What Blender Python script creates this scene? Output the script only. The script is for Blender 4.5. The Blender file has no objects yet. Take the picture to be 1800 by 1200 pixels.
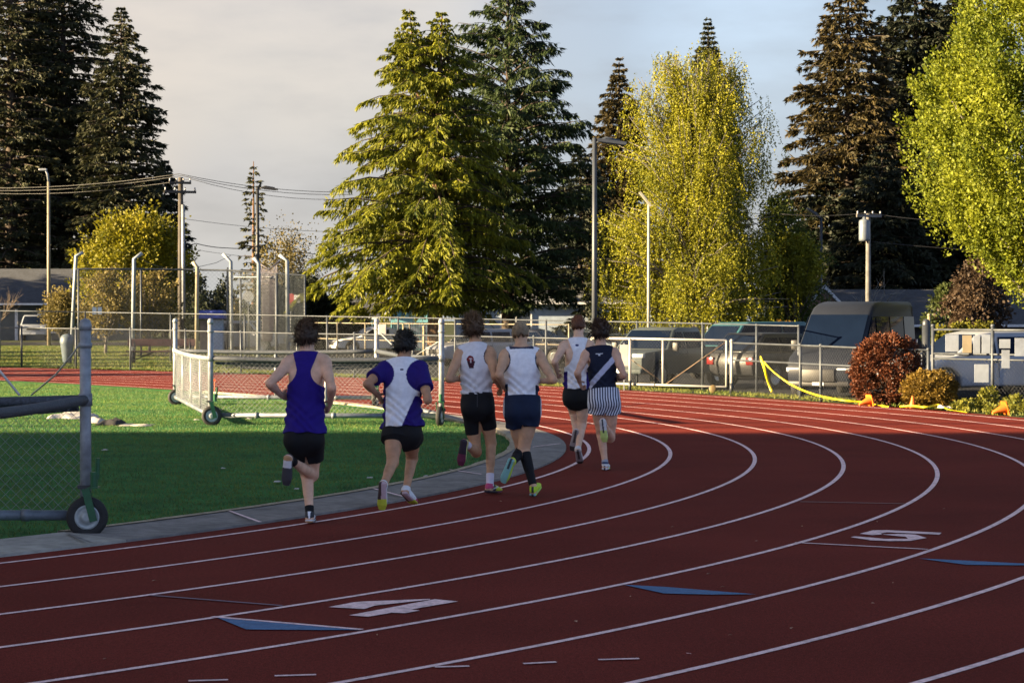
import bpy, bmesh, math, random
import numpy as np
from mathutils import Vector, Matrix
random.seed(7); RNG = np.random.default_rng(11)
S = bpy.context.scene
COL = S.collection
R = math.radians

# ------------------------------------------------------------------ camera
CAMH, FPX, HOR = 1.757, 3700.0, 559.0          # eye height (m), focal length and horizon of the 1800 px photo
cam_d = bpy.data.cameras.new('camera'); cam = bpy.data.objects.new('camera', cam_d); COL.objects.link(cam)
cam.location = (0, 0, CAMH); cam.rotation_euler = (R(90) - math.atan((600 - HOR) / FPX), 0, 0)
cam_d.sensor_width = 36; cam_d.lens = FPX / 1800 * 36; cam_d.clip_end = 3000
cam_d.dof.use_dof = True; cam_d.dof.focus_distance = 20.0; cam_d.dof.aperture_fstop = 11.0
S.camera = cam
# ------------------------------------------------------------------ light
SUN_EL, SUN_PHI = R(15.0), R(76.0)             # low evening sun from the left and a little behind the camera
sun_dir = Vector((-math.sin(SUN_PHI) * math.cos(SUN_EL), -math.cos(SUN_PHI) * math.cos(SUN_EL), math.sin(SUN_EL)))
sl = bpy.data.lights.new('sun', 'SUN'); sl.energy = 5.0; sl.angle = R(0.5); sl.color = (1.0, 0.76, 0.44)
so = bpy.data.objects.new('sun', sl); COL.objects.link(so)
so.rotation_euler = (-sun_dir).to_track_quat('-Z', 'Y').to_euler(); so.location = (-60, -30, 60)
S.view_settings.view_transform = 'Standard'; S.view_settings.look = 'None'
S.view_settings.exposure = 2.72; S.view_settings.gamma = 1; S.view_settings.use_curve_mapping = False
# ------------------------------------------------------------------ sky
wd = bpy.data.worlds.new('World'); S.world = wd; wd.use_nodes = True
nt = wd.node_tree; nt.nodes.clear()
def N(t, tree=None, **kw):
    n = (tree or nt).nodes.new(t)
    for k, v in kw.items(): setattr(n, k, v)
    return n
def lk(a, b, tree=None): (tree or nt).links.new(a, b)
wo = N('ShaderNodeOutputWorld'); bg = N('ShaderNodeBackground'); bg.inputs['Strength'].default_value = 0.085
sky = N('ShaderNodeTexSky', sky_type='NISHITA', sun_disc=False, sun_elevation=SUN_EL,
        sun_rotation=math.atan2(sun_dir.x, sun_dir.y), air_density=1.2, dust_density=1.5)
tc = N('ShaderNodeTexCoord'); sep = N('ShaderNodeSeparateXYZ'); lk(tc.outputs['Generated'], sep.inputs[0])
# clouds: stretched noise in the direction of view; warm grey to the left, cool to the right
mp = N('ShaderNodeMapping'); mp.inputs['Scale'].default_value = (3.0, 1.0, 9.0); mp.inputs['Location'].default_value = (0.35, 0.2, 0.1)
lk(tc.outputs['Generated'], mp.inputs[0])
n1 = N('ShaderNodeTexNoise'); n1.inputs['Scale'].default_value = 1.7; n1.inputs['Detail'].default_value = 7; n1.inputs['Roughness'].default_value = 0.52
lk(mp.outputs[0], n1.inputs['Vector'])
def mapr(src, a, b, c, d, smooth=True):
    m = N('ShaderNodeMapRange'); m.interpolation_type = 'SMOOTHSTEP' if smooth else 'LINEAR'
    for i, v in zip((1, 2, 3, 4), (a, b, c, d)): m.inputs[i].default_value = v
    lk(src, m.inputs[0]); return m.outputs[0]
def mixc(f, a, b, mode='MIX'):
    m = N('ShaderNodeMix', data_type='RGBA', blend_type=mode)
    if isinstance(f, float): m.inputs[0].default_value = f
    else: lk(f, m.inputs[0])
    for i, v in ((6, a), (7, b)):
        if isinstance(v, tuple): m.inputs[i].default_value = v + (1,)
        else: lk(v, m.inputs[i])
    return m.outputs[2]
def math_(op, a, b=0.0):
    m = N('ShaderNodeMath', operation=op)
    for i, v in ((0, a), (1, b)):
        if isinstance(v, float): m.inputs[i].default_value = v
        else: lk(v, m.inputs[i])
    return m.outputs[0]
lr = mapr(sep.outputs[0], -0.22, 0.24, 0.0, 1.0)                # left to right over the view
base = mixc(lr, (.94, .87, .93), (.64, .88, 1.28))          # cloud deck
grey = mixc(lr, (.70, .66, .755), (.50, .58, .80))          # its darker undersides
cl = mixc(mapr(n1.outputs[0], 0.42, 0.58, 0.0, 1.0), grey, base)
low = mixc(mapr(sep.outputs[2], -0.02, 0.07, 1.0, 0.0), cl, (1.15, 1.22, 1.24))   # pale rim above the roofs
def patch(u, v, a, col, amt, src):                               # a lit or clear place in the cloud, in a fixed direction
    dv = Vector((u - 900, FPX, HOR - v)).normalized(); d = N('ShaderNodeVectorMath', operation='DOT_PRODUCT'); lk(tc.outputs['Generated'], d.inputs[0]); d.inputs[1].default_value = dv
    f = math_('MULTIPLY', mapr(d.outputs['Value'], math.cos(R(a)), 1.0, 0.0, amt), mapr(n1.outputs[0], .30, .62, .35, 1.0)); return mixc(f, src, col)
low = patch(20, 40, 7.0, (1.6, 1.24, .98), .6, low); low = patch(560, -60, 6.5, (1.40, 1.16, 1.0), .8, low); low = patch(1345, 110, 4.2, (1.0, 1.22, 1.58), .9, low); low = patch(1760, 20, 3.5, (1.0, 1.25, 1.55), .8, low)
upd = mapr(sep.outputs[2], 0.16, 0.60, 1.0, 0.30)                # sky overhead dimmed so the shaded ground stays dark
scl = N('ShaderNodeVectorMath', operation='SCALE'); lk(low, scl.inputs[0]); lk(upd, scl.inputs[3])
back_lift = mixc(mapr(sep.outputs[1], -0.5, 0.4, 1.0, 0.0), scl.outputs[0], (1.9, 2.15, 2.65), 'MULTIPLY')   # sky behind the camera brightened and blued to light what faces it
fin = mixc(0.9, sky.outputs[0], back_lift)
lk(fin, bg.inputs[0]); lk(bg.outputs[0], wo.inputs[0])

# ------------------------------------------------------------------ helpers
def P(u, d, z):                                   # a photo column at distance d and height z
    return Vector(((u - 900) / FPX * d, d, z))
def PV(u, v, d):                                  # a photo point at distance d
    return Vector(((u - 900) / FPX * d, d, CAMH - (v - HOR) * d / FPX))
def G(u, v):                                      # a photo point lying on level ground
    d = CAMH * FPX / (v - HOR); return Vector(((u - 900) / FPX * d, d, 0))
def sstep(a, b, x):
    t = np.clip((np.asarray(x, float) - a) / (b - a), 0, 1); return t * t * (3 - 2 * t)

def tag(o, label=None, cat=None, group=None, kind=None):
    if label: o['label'] = label
    if cat: o['category'] = cat
    if group: o['group'] = group
    if kind: o['kind'] = kind
    return o
def thing(name, label, cat, loc=(0, 0, 0), rz=0.0, group=None):
    o = bpy.data.objects.new(name, None); COL.objects.link(o); o.empty_display_size = 0.2
    o.location = loc; o.rotation_euler = (0, 0, rz); return tag(o, label, cat, group)
class MB:
    def __init__(s): s.v, s.f, s.m, s.cm = [], [], [], 0
    def add(s, vs, fs):
        b = len(s.v); s.v += [tuple(map(float, p)) for p in vs]
        for f in fs: s.f.append([i + b for i in f]); s.m.append(s.cm)
        return s
    def box(s, c, d, rz=0.0, taper=1.0, rot=None):
        x, y, z = d[0] / 2, d[1] / 2, d[2] / 2; M = Matrix.Rotation(rz, 3, 'Z') if rot is None else rot
        c = Vector(c); vs = []
        for sz, t in ((-1, 1.0), (1, taper)):
            for sx, sy in ((-1, -1), (1, -1), (1, 1), (-1, 1)): vs.append(c + M @ Vector((sx * x * t, sy * y * t, sz * z)))
        return s.add(vs, [(3, 2, 1, 0), (4, 5, 6, 7), (0, 1, 5, 4), (1, 2, 6, 5), (2, 3, 7, 6), (3, 0, 4, 7)])
    def tube(s, pts, r, n=8, cap=True):
        pts = [Vector(p) for p in pts]; rs = r if isinstance(r, (list, tuple)) else [r] * len(pts)
        vs, fs = [], []; prev = None
        for i, p in enumerate(pts):
            t = (pts[min(i + 1, len(pts) - 1)] - pts[max(i - 1, 0)]).normalized()
            if prev is None:
                a = Vector((0, 0, 1)) if abs(t.z) < .9 else Vector((1, 0, 0)); x = t.cross(a).normalized()
            else: x = (prev - t * prev.dot(t)).normalized()
            prev = x; y = t.cross(x)
            for k in range(n):
                a = 2 * math.pi * k / n; vs.append(p + (x * math.cos(a) + y * math.sin(a)) * rs[i])
        for i in range(len(pts) - 1):
            for k in range(n): fs.append((i * n + k, i * n + (k + 1) % n, (i + 1) * n + (k + 1) % n, (i + 1) * n + k))
        if cap: fs.append(tuple(range(n))[::-1]); fs.append(tuple((len(pts) - 1) * n + k for k in range(n)))
        return s.add(vs, fs)
    def lathe(s, prof, n=20, M=None, cap=True):     # prof: (radius, z) along +Z, then moved by M
        M = M or Matrix(); vs, fs = [], []
        for r, z in prof:
            for k in range(n):
                a = 2 * math.pi * k / n; vs.append(M @ Vector((r * math.cos(a), r * math.sin(a), z)))
        for i in range(len(prof) - 1):
            for k in range(n): fs.append((i * n + k, i * n + (k + 1) % n, (i + 1) * n + (k + 1) % n, (i + 1) * n + k))
        if cap: fs.append(tuple(range(n))[::-1]); fs.append(tuple((len(prof) - 1) * n + k for k in range(n)))
        return s.add(vs, fs)
    def prism(s, pts, axis, a, b):                  # pts: outline in the two other axes, extruded along axis
        n = len(pts); mk = {'X': lambda p, t: (t, p[0], p[1]), 'Y': lambda p, t: (p[0], t, p[1]), 'Z': lambda p, t: (p[0], p[1], t)}[axis]
        vs = [mk(p, a) for p in pts] + [mk(p, b) for p in pts]
        return s.add(vs, [tuple(range(n)), tuple(range(2 * n - 1, n - 1, -1))] + [(i, n + i, n + (i + 1) % n, (i + 1) % n) for i in range(n)])
    def build(s, name, mat, parent=None, smooth=False, world=True, bevel=0.0, fix=True):
        me = bpy.data.meshes.new(name); me.from_pydata(s.v, [], s.f)
        return finish(me, name, mat, parent, smooth, world, bevel, s.m, fix)
def finish(me, name, mat, parent=None, smooth=False, world=True, bevel=0.0, midx=None, fix=False):
    mats = mat if isinstance(mat, (list, tuple)) else [mat]
    for m in mats: me.materials.append(m)
    if midx is not None and len(mats) > 1: me.polygons.foreach_set('material_index', midx)
    if world and parent is not None:
        p = parent; off = Vector(p.location)
        while p.parent is not None: p = p.parent; off += Vector(p.location)
        me.transform(Matrix.Translation(-off))
    if fix:
        bm = bmesh.new(); bm.from_mesh(me); bmesh.ops.recalc_face_normals(bm, faces=bm.faces); bm.to_mesh(me); bm.free()
    if smooth: me.polygons.foreach_set('use_smooth', [True] * len(me.polygons))
    me.update()
    o = bpy.data.objects.new(name, me); COL.objects.link(o)
    if parent is not None: o.parent = parent
    if bevel:
        b = o.modifiers.new('bevel', 'BEVEL'); b.width = bevel; b.segments = 2; b.limit_method = 'ANGLE'; b.angle_limit = R(40)
    return o
def np_mesh(name, verts, quads, mat, parent=None, smooth=False, world=True, col=None):
    me = bpy.data.meshes.new(name); verts = np.asarray(verts, np.float32); quads = np.asarray(quads, np.int32)
    k = quads.shape[1]
    me.vertices.add(len(verts)); me.vertices.foreach_set('co', verts.ravel())
    me.loops.add(quads.size); me.loops.foreach_set('vertex_index', quads.ravel())
    me.polygons.add(len(quads)); me.polygons.foreach_set('loop_start', np.arange(0, quads.size, k, dtype=np.int32))
    me.polygons.foreach_set('loop_total', np.full(len(quads), k, np.int32))
    me.update(calc_edges=True); me.validate()
    if col is not None:
        ca = me.color_attributes.new('Col', 'FLOAT_COLOR', 'POINT')
        c4 = np.ones((len(verts), 4), np.float32); c4[:, :3] = col; ca.data.foreach_set('color', c4.ravel())
    return finish(me, name, mat, parent, smooth, world)
def dup(root, loc, rz=None, label=None, scale=None):
    c = root.copy(); COL.objects.link(c); c.location = loc
    if rz is not None: c.rotation_euler = (0, 0, rz)
    if label: c['label'] = label
    if scale: c.scale = scale
    for ch in list(root.children):
        k = ch.copy(); COL.objects.link(k); k.parent = c
        for g in list(ch.children):
            q = g.copy(); COL.objects.link(q); q.parent = k
    return c

# ------------------------------------------------------------------ materials
def new_mat(name):
    m = bpy.data.materials.new(name); m.use_nodes = True; t = m.node_tree
    return m, t, t.nodes['Principled BSDF']
def M_(name, col, rough=0.6, metal=0.0, var=0.18, scale=6.0, bump=0.0, bscale=40.0, stain=0.0, coat=0.0, spec=0.5, attr=False, detail=5.0):
    m, t, b = new_mat(name)
    b.inputs['Roughness'].default_value = rough; b.inputs['Metallic'].default_value = metal
    b.inputs['Specular IOR Level'].default_value = spec
    if coat: b.inputs['Coat Weight'].default_value = coat; b.inputs['Coat Roughness'].default_value = 0.06
    co = N('ShaderNodeTexCoord', t); no = N('ShaderNodeTexNoise', t); no.inputs['Scale'].default_value = scale; no.inputs['Detail'].default_value = detail
    lk(co.outputs['Object'], no.inputs['Vector'], t)
    mr = N('ShaderNodeMapRange', t); mr.inputs[1].default_value = 0.3; mr.inputs[2].default_value = 0.7
    mr.inputs[3].default_value = 1 - var; mr.inputs[4].default_value = 1 + var; lk(no.outputs[0], mr.inputs[0], t)
    vm = N('ShaderNodeVectorMath', t, operation='SCALE'); lk(mr.outputs[0], vm.inputs[3], t)
    if attr:
        at = N('ShaderNodeAttribute', t); at.attribute_name = 'Col'; lk(at.outputs['Color'], vm.inputs[0], t)
    else: vm.inputs[0].default_value = col
    out = vm.outputs[0]
    if stain:
        n2 = N('ShaderNodeTexNoise', t); n2.inputs['Scale'].default_value = scale * .23; n2.inputs['Detail'].default_value = 8
        lk(co.outputs['Object'], n2.inputs['Vector'], t)
        m2 = N('ShaderNodeMapRange', t); m2.inputs[1].default_value = .45; m2.inputs[2].default_value = .7; m2.inputs[3].default_value = 1; m2.inputs[4].default_value = 1 - stain
        lk(n2.outputs[0], m2.inputs[0], t)
        v2 = N('ShaderNodeVectorMath', t, operation='SCALE'); lk(out, v2.inputs[0], t); lk(m2.outputs[0], v2.inputs[3], t); out = v2.outputs[0]
    lk(out, b.inputs['Base Color'], t)
    if bump:
        n3 = N('ShaderNodeTexNoise', t); n3.inputs['Scale'].default_value = bscale; n3.inputs['Detail'].default_value = 4
        lk(co.outputs['Object'], n3.inputs['Vector'], t)
        bp = N('ShaderNodeBump', t); bp.inputs['Strength'].default_value = bump; bp.inputs['Distance'].default_value = 0.02
        lk(n3.outputs[0], bp.inputs['Height'], t); lk(bp.outputs[0], b.inputs['Normal'], t)
    return m
def leaf_mat(name, c1, c2, trans=0.35, clump=0.35, rough=0.6):
    """leaves: hue differs leaf by leaf and clump by clump, some light comes through"""
    m, t, b = new_mat(name)
    g = N('ShaderNodeNewGeometry', t); co = N('ShaderNodeTexCoord', t)
    no = N('ShaderNodeTexNoise', t); no.inputs['Scale'].default_value = clump; no.inputs['Detail'].default_value = 3; lk(co.outputs['Object'], no.inputs['Vector'], t)
    ad = N('ShaderNodeMath', t, operation='MULTIPLY_ADD'); lk(g.outputs['Random Per Island'], ad.inputs[0], t); ad.inputs[1].default_value = 0.55
    sc = N('ShaderNodeMapRange', t); sc.inputs[1].default_value = .3; sc.inputs[2].default_value = .7; sc.inputs[3].default_value = -0.05; sc.inputs[4].default_value = .5
    lk(no.outputs[0], sc.inputs[0], t); lk(sc.outputs[0], ad.inputs[2], t)
    mx = N('ShaderNodeMix', t, data_type='RGBA'); lk(ad.outputs[0], mx.inputs[0], t); mx.inputs[6].default_value = c1 + (1,); mx.inputs[7].default_value = c2 + (1,)
    lk(mx.outputs[2], b.inputs['Base Color'], t); b.inputs['Roughness'].default_value = rough; b.inputs['Specular IOR Level'].default_value = .25
    tr = N('ShaderNodeBsdfTranslucent', t); lk(mx.outputs[2], tr.inputs[0], t)
    ms = N('ShaderNodeMixShader', t); ms.inputs[0].default_value = trans
    lk(b.outputs[0], ms.inputs[1], t); lk(tr.outputs[0], ms.inputs[2], t)
    lk(ms.outputs[0], t.nodes['Material Output'].inputs[0], t)
    return m
galv = M_('galvanised_steel', (.27, .29, .32), .5, .25, .25, 14, stain=.3)
galv_d = M_('weathered_steel', (.058, .068, .085), .55, .3, .25, 9, stain=.3)
wire_m = M_('chain_wire', (.065, .072, .082), .5, .3, .2, 5)
black_m = M_('black_rubber', (.012, .012, .013), .75, 0, .3, 30, bump=.3, bscale=90)
dark_metal = M_('dark_painted_metal', (.022, .026, .034), .45, 0, .2, 5)
# ------------------------------------------------------------------ the track as a compound curve
TC = np.array([-21.96, 29.02]); TR = 23.01; TB = R(21.0); TR2 = 70.0; LANE = 1.067
TC2 = TC + (TR - TR2) * np.array([math.cos(TB), math.sin(TB)])
def track_path(off, step=0.35, near=R(-75), far=R(75)):
    """points of the line at distance off outside the inner line, from the near left round to the far left"""
    a = np.linspace(near, TB, int(abs(TB - near) * TR / step) + 2)
    p = TC + (TR + off) * np.stack([np.cos(a), np.sin(a)], 1)
    b = np.linspace(TB, far, int((far - TB) * TR2 / step / 2) + 2)[1:]
    q = TC2 + (TR2 + off) * np.stack([np.cos(b), np.sin(b)], 1)
    # a straight before the bend
    t = np.array([math.sin(near), -math.cos(near)]) * 1.0
    s = np.linspace(38, 0, 40)[:-1, None] * t + p[0]
    return np.concatenate([s, p, q])
def track_off(x, y):
    """signed distance outside the inner line (vector)"""
    x = np.asarray(x, float); y = np.asarray(y, float)
    a1 = np.hypot(x - TC[0], y - TC[1]) - TR; a2 = np.hypot(x - TC2[0], y - TC2[1]) - TR2
    ang = np.arctan2(y - TC[1], x - TC[0])
    return np.where((ang > TB) & (ang < R(150)), a2, a1)
def ribbon(o0, o1, z, name, mat, parent=None, z1=None, a=None):
    p = track_path(o0); q = track_path(o1); n = len(p)
    z1 = z if z1 is None else z1
    v = np.concatenate([np.c_[p, np.full(n, z)], np.c_[q, np.full(n, z1)]])
    i = np.arange(n - 1); f = np.stack([i, i + n, i + n + 1, i + 1], 1)
    return v, f
def ground_z(x, y):
    """the lawn behind the far bend is level with the track, the car park on the right lies lower"""
    o = track_off(x, y)
    beyond = sstep(9.6, 16.0, o) * (np.asarray(y) > 5)
    right = sstep(-14.0, 3.0, np.asarray(x) + (np.asarray(y) - 60) * 0.02)
    left_rise = sstep(-10, -24, np.asarray(x)) * sstep(75, 130, y) * .25
    return -0.42 * beyond * right + left_rise * beyond
# materials of the ground
def track_mat():
    m, t, b = new_mat('track_rubber'); co = N('ShaderNodeTexCoord', t)
    def noise(sc, det=3, rough=.6):
        n = N('ShaderNodeTexNoise', t); n.inputs['Scale'].default_value = sc; n.inputs['Detail'].default_value = det; n.inputs['Roughness'].default_value = rough
        lk(co.outputs['Object'], n.inputs['Vector'], t); return n.outputs[0]
    def mr(s, a, b_, c, d):
        q = N('ShaderNodeMapRange', t)
        for i, v in zip((1, 2, 3, 4), (a, b_, c, d)): q.inputs[i].default_value = v
        lk(s, q.inputs[0], t); return q.outputs[0]
    fine = noise(120, 3); mid = noise(34, 5); big = noise(.35, 6, .65); spk = noise(75, 1)
    def mul(a, b_):
        q = N('ShaderNodeMath', t, operation='MULTIPLY'); lk(a, q.inputs[0], t); lk(b_, q.inputs[1], t); return q.outputs[0]
    f = mul(mul(mr(fine, .32, .68, .42, 1.58), mr(mid, .3, .7, .74, 1.26)), mr(big, .3, .7, .80, 1.20))
    mx = N('ShaderNodeMix', t, data_type='RGBA'); lk(mr(spk, .735, .80, 0, .6), mx.inputs[0], t)
    mx.inputs[6].default_value = (.140, .0235, .0175, 1); mx.inputs[7].default_value = (.30, .12, .10, 1)
    vm = N('ShaderNodeVectorMath', t, operation='SCALE'); lk(mx.outputs[2], vm.inputs[0], t); lk(f, vm.inputs[3], t)
    lk(vm.outputs[0], b.inputs['Base Color'], t); b.inputs['Roughness'].default_value = .85; b.inputs['Specular IOR Level'].default_value = .04
    bp = N('ShaderNodeBump', t); bp.inputs['Strength'].default_value = .5; bp.inputs['Distance'].default_value = .004
    lk(fine, bp.inputs['Height'], t); lk(bp.outputs[0], b.inputs['Normal'], t)
    return m
track_m = track_mat()
paint_m = M_('white_line_paint', (.92, .67, .69), .7, 0, .22, 45, stain=.35, bump=.4, bscale=200)
paint_f = M_('worn_line_paint', (.22, .12, .12), .7, 0, .3, 60, stain=.3)
blue_m = M_('blue_marking_paint', (.05, .15, .33), .7, 0, .2, 50, stain=.3, bump=.4, bscale=200)
conc_m = M_('kerb_concrete', (.20, .19, .185), .85, 0, .22, 9, stain=.35, bump=.5, bscale=60)
conc_l = M_('pale_concrete', (.34, .33, .30), .85, 0, .2, 9, stain=.3, bump=.5, bscale=60)
asph_m = M_('asphalt', (.032, .034, .040), .95, 0, .25, 3, spec=.03, stain=.25, bump=.4, bscale=50)
turf_m = M_('turf_base', (.035, .14, .035), .9, 0, .3, 2.2, bump=.9, bscale=55, spec=.1)
lawn_m = M_('lawn_soil', (.06, .10, .018), .9, 0, .45, .7, stain=.35, bump=1, bscale=18, spec=.1)
soil_m = M_('ground_soil', (.05, .06, .022), .9, 0, .4, .8, stain=.3, bump=.8, bscale=12, spec=.1)

# one terrain grid; the car park, road and lawn are raised copies of some of its cells
xs = np.unique(np.concatenate([np.arange(-700, -90, 30), np.arange(-90, 60, 1.5), np.arange(60, 701, 30)]))
ys = np.unique(np.concatenate([np.arange(-300, 0, 30), np.arange(0, 150, 1.5), np.arange(150, 1200, 35)]))
GX, GY = np.meshgrid(xs, ys, indexing='ij'); GZ = ground_z(GX, GY)
nx, ny = GX.shape; gi = np.arange(nx * ny).reshape(nx, ny)
gq = np.stack([gi[:-1, :-1], gi[1:, :-1], gi[1:, 1:], gi[:-1, 1:]], -1).reshape(-1, 4)
gv = np.stack([GX, GY, GZ], -1).reshape(-1, 3); gcx = gv[gq].mean(1); goff = track_off(gcx[:, 0], gcx[:, 1])
def raise_cells(name, mask, dz, mat):
    q = gq[mask]; u, inv = np.unique(q, return_inverse=True); v = gv[u].copy(); v[:, 2] += dz
    return tag(np_mesh(name, v, inv.reshape(-1, 4), mat), kind='structure')
g0 = gv.copy(); g0[:, 2] -= 0.05
tag(np_mesh('ground', g0, gq, soil_m), kind='structure')
X_, Y_ = gcx[:, 0], gcx[:, 1]
street = (Y_ > 118) & (Y_ < 130) & (X_ > -90) & (X_ < 60)
park = (goff > 14.5) & (Y_ < 118) & (Y_ > 30) & (X_ < 58) & (X_ > -9 - (Y_ - 60) * .05)
park2 = (Y_ > 96) & (Y_ < 118) & (X_ <= -9 - (Y_ - 60) * .05) & (X_ > -18)
raise_cells('road', street, .02, asph_m)
raise_cells('parking_lot', park | park2, .024, asph_m)
raise_cells('lawn', (goff > 10) & (Y_ > 55) & (Y_ < 118) & ~(park | park2) & (X_ > -60) & (X_ < 0), .0, lawn_m)
# infield turf, kerb, running surface
pi_ = track_path(-1.05); far_in = track_path(-.45)
n_ = len(pi_)
inner = np.where((np.arctan2(pi_[:, 1] - TC[1], pi_[:, 0] - TC[0]) > TB)[:, None], far_in, pi_)
cen = np.array([-45.0, 30.0]); fv = [np.r_[cen, .012]] + [np.r_[p, .012] for p in inner]
ff = [(0, i + 1, i + 2) for i in range(n_ - 1)] + [(0, n_, 1)]
tag(np_mesh('turf_field', fv, ff, turf_m), kind='structure')
v, f = ribbon(-.36, 9.0, .0, '', None); tag(np_mesh('running_track', v, f, track_m), kind='structure')
# kerb: a flat concrete strip with a paler worn lip on the turf side
kb = MB(); path_in = track_path(-1.06); path_o = track_path(-.31); path_l = track_path(-.99)
ang = np.arctan2(path_o[:, 1] - TC[1], path_o[:, 0] - TC[0]); sel = np.where(ang < R(54))[0]; sel = sel[sel > 30]
fade = sstep(R(16), R(34), ang)                                 # the strip narrows on the far side
def lerp2(a, b, w): return a * (1 - w[:, None]) + b * w[:, None]
ki = lerp2(path_in, track_path(-.62), fade); kl = lerp2(path_l, track_path(-.56), fade)
def strip(a, b, za, zb, idx):
    n = len(idx); v = np.concatenate([np.c_[a[idx], np.full(n, za)], np.c_[b[idx], np.full(n, zb)]])
    i = np.arange(n - 1); return v, np.stack([i, i + n, i + n + 1, i + 1], 1)
new_slab = sel[(path_o[sel, 0] < -3.0) & (path_o[sel, 1] < 20)]; old = sel[sel >= new_slab[-1]]
for nm, idx, mt in (('kerb', old, conc_m), ('kerb_slab', new_slab, conc_l)):
    a = strip(kl, path_o, .045, .02, idx); b = strip(path_o, path_o + 0, .02, -.03, idx)
    v = np.concatenate([a[0], b[0]]); f = np.concatenate([a[1], b[1] + len(a[0])])
    tag(np_mesh(nm, v, f, mt), kind='structure')
lip_m = M_('worn_kerb_lip', (.36, .31, .22), .9, 0, .3, 25, stain=.4, bump=.8, bscale=60)
nse = (RNG.random(len(ki)) * .035)[:, None]
nrm = (path_o - path_in); nrm = nrm / np.linalg.norm(nrm, axis=1)[:, None]
a = strip(ki - nrm * nse, kl + nrm * .02, .05, .052, old)
b = strip(ki - nrm * nse - nrm * .01, ki - nrm * nse, 0.0, .05, old)
tag(np_mesh('kerb_lip', np.concatenate([a[0], b[0]]), np.concatenate([a[1], b[1] + len(a[0])]), lip_m), kind='structure')
# lane lines
V, F, n0 = [], [], 0
for k in range(9):
    w = .05
    v, f = ribbon(k * LANE - w / 2, k * LANE + w / 2, .004, '', None); V.append(v); F.append(f + n0); n0 += len(v)
tag(np_mesh('lane_lines', np.concatenate(V), np.concatenate(F), paint_m), kind='structure')
def mark(name, px, mat, z=.005):                                # a painted flat shape, outline read off the ground
    v = [(*G(u, w).xy, z) for u, w in px]; mb = MB(); mb.add(v, [tuple(range(len(v)))])
    return tag(mb.build(name, mat, fix=False), kind='structure')
def seg(name, a, b, w, mat, z=.0045):
    a, b = G(*a), G(*b); n = (b - a).cross(Vector((0, 0, 1))).normalized() * w / 2
    mb = MB(); mb.add([(p.x, p.y, z) for p in (a - n, a + n, b + n, b - n)], [(0, 1, 2, 3)])
    return tag(mb.build(name, mat, fix=False), kind='structure')
def flat(name, polys, mat, z=.006):
    mb = MB()
    for px in polys: mb.add([(*G(u, w).xy, z) for u, w in px], [tuple(range(len(px)))])
    return tag(mb.build(name, mat, fix=False), kind='structure')
# lane numbers, read from the runners' side, so upside down from here
flat('lane_number_four', [[(577, 1068.5), (621, 1060), (640, 1058.5), (756, 1054), (756, 1055.2), (658, 1066), (640, 1072)],
                          [(613, 1083), (647, 1085.5), (805, 1058.5), (764, 1054.5)],
                          [(688, 1078.5), (712, 1079.3), (738, 1074.5), (722, 1072.5)]], paint_m)
flat('lane_number_five', [[(1512, 939), (1535, 933), (1560, 932.6), (1560, 936.5), (1549, 938.5), (1551, 940.3), (1534, 941.5)],
                          [(1560, 932.6), (1656, 937.3), (1652, 940.6), (1560, 936.5)],
                          [(1551, 940.3), (1580, 939.2), (1610, 940.4), (1630, 946.5), (1600, 951.6), (1597, 948), (1593, 944.3), (1575, 942.8)],
                          [(1600, 951.6), (1565, 952), (1530, 950.5), (1496, 945), (1503, 943.6), (1530, 945.5), (1555, 948), (1597, 948)]], paint_m)
flat('blue_exchange_triangle', [[(382, 1087.5), (632, 1109), (560, 1109), (432, 1108)]], blue_m)
seg('white_stagger_line', (372, 1085.5), (636, 1108.2), .042, paint_m, .0068)
flat('blue_exchange_triangle', [[(1096, 1029), (1172, 1033), (1330, 1046), (1250, 1046.5), (1168, 1044.5)]], blue_m)
flat('blue_exchange_triangle', [[(1615, 982.5), (1690, 986), (1810, 992), (1810, 995), (1700, 993.8)]], blue_m)
seg('blue_stagger_line', (262, 1047.5), (496, 1066), .035, M_('faded_blue_paint', (.16, .10, .15), .7, 0, .2, 40), .0066)
seg('white_stagger_line', (1398, 954.5), (1632, 966.5), .045, paint_m, .0066)
seg('worn_stagger_line', (1406, 882.5), (1590, 886), .05, paint_f, .0066)
for a, b in (((482, 1190), (555, 1188)), ((764, 1174.5), (825, 1172.8)), ((920, 1168.5), (978, 1165.5)), ((1052, 1161.5), (1124, 1159.5)), ((330, 1199), (400, 1197)), ((1210, 1150.5), (1212, 1150.2))):
    seg('lane_dash', a, b, .035, paint_m, .0066)
for a, b in (((402, 907), (457, 927.5)), ((648, 864.5), (712, 882)), ((790, 832.5), (846, 840.8)), ((936, 791.5), (985, 785.5)), ((118, 948), (160, 965))):
    seg('kerb_paint_line', a, b, .03, paint_m if a[0] != 118 else conc_m, .05)
# pale litter and leaf specks on the rubber, as the photo shows them
sp = MB()
for u, w in ((183, 1160), (662, 1118), (1108, 1050), (1182, 927), (1270, 1033), (1284, 1118), (1392, 1106), (1330, 952), (1012, 1094), (1542, 918), (1535, 1062), (880, 882), (925, 896), (270, 1022), (1246, 1010), (1410, 926), (1570, 1026), (1660, 895)):
    p = G(u, w); a = random.random() * 3; r = random.uniform(.012, .028); dx, dy = math.cos(a) * r, math.sin(a) * r
    sp.add([(p.x - dx, p.y - dy, .006), (p.x + dy * .4, p.y - dx * .4, .012), (p.x + dx, p.y + dy, .007), (p.x - dy * .4, p.y + dx * .4, .01)], [(0, 1, 2, 3)])
tag(sp.build('fallen_leaves', M_('pale_leaf_bits', (.42, .28, .2), .8, 0, .4, 40)), 'pale leaf bits scattered over the red track', 'leaf litter', kind='stuff')
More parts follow.
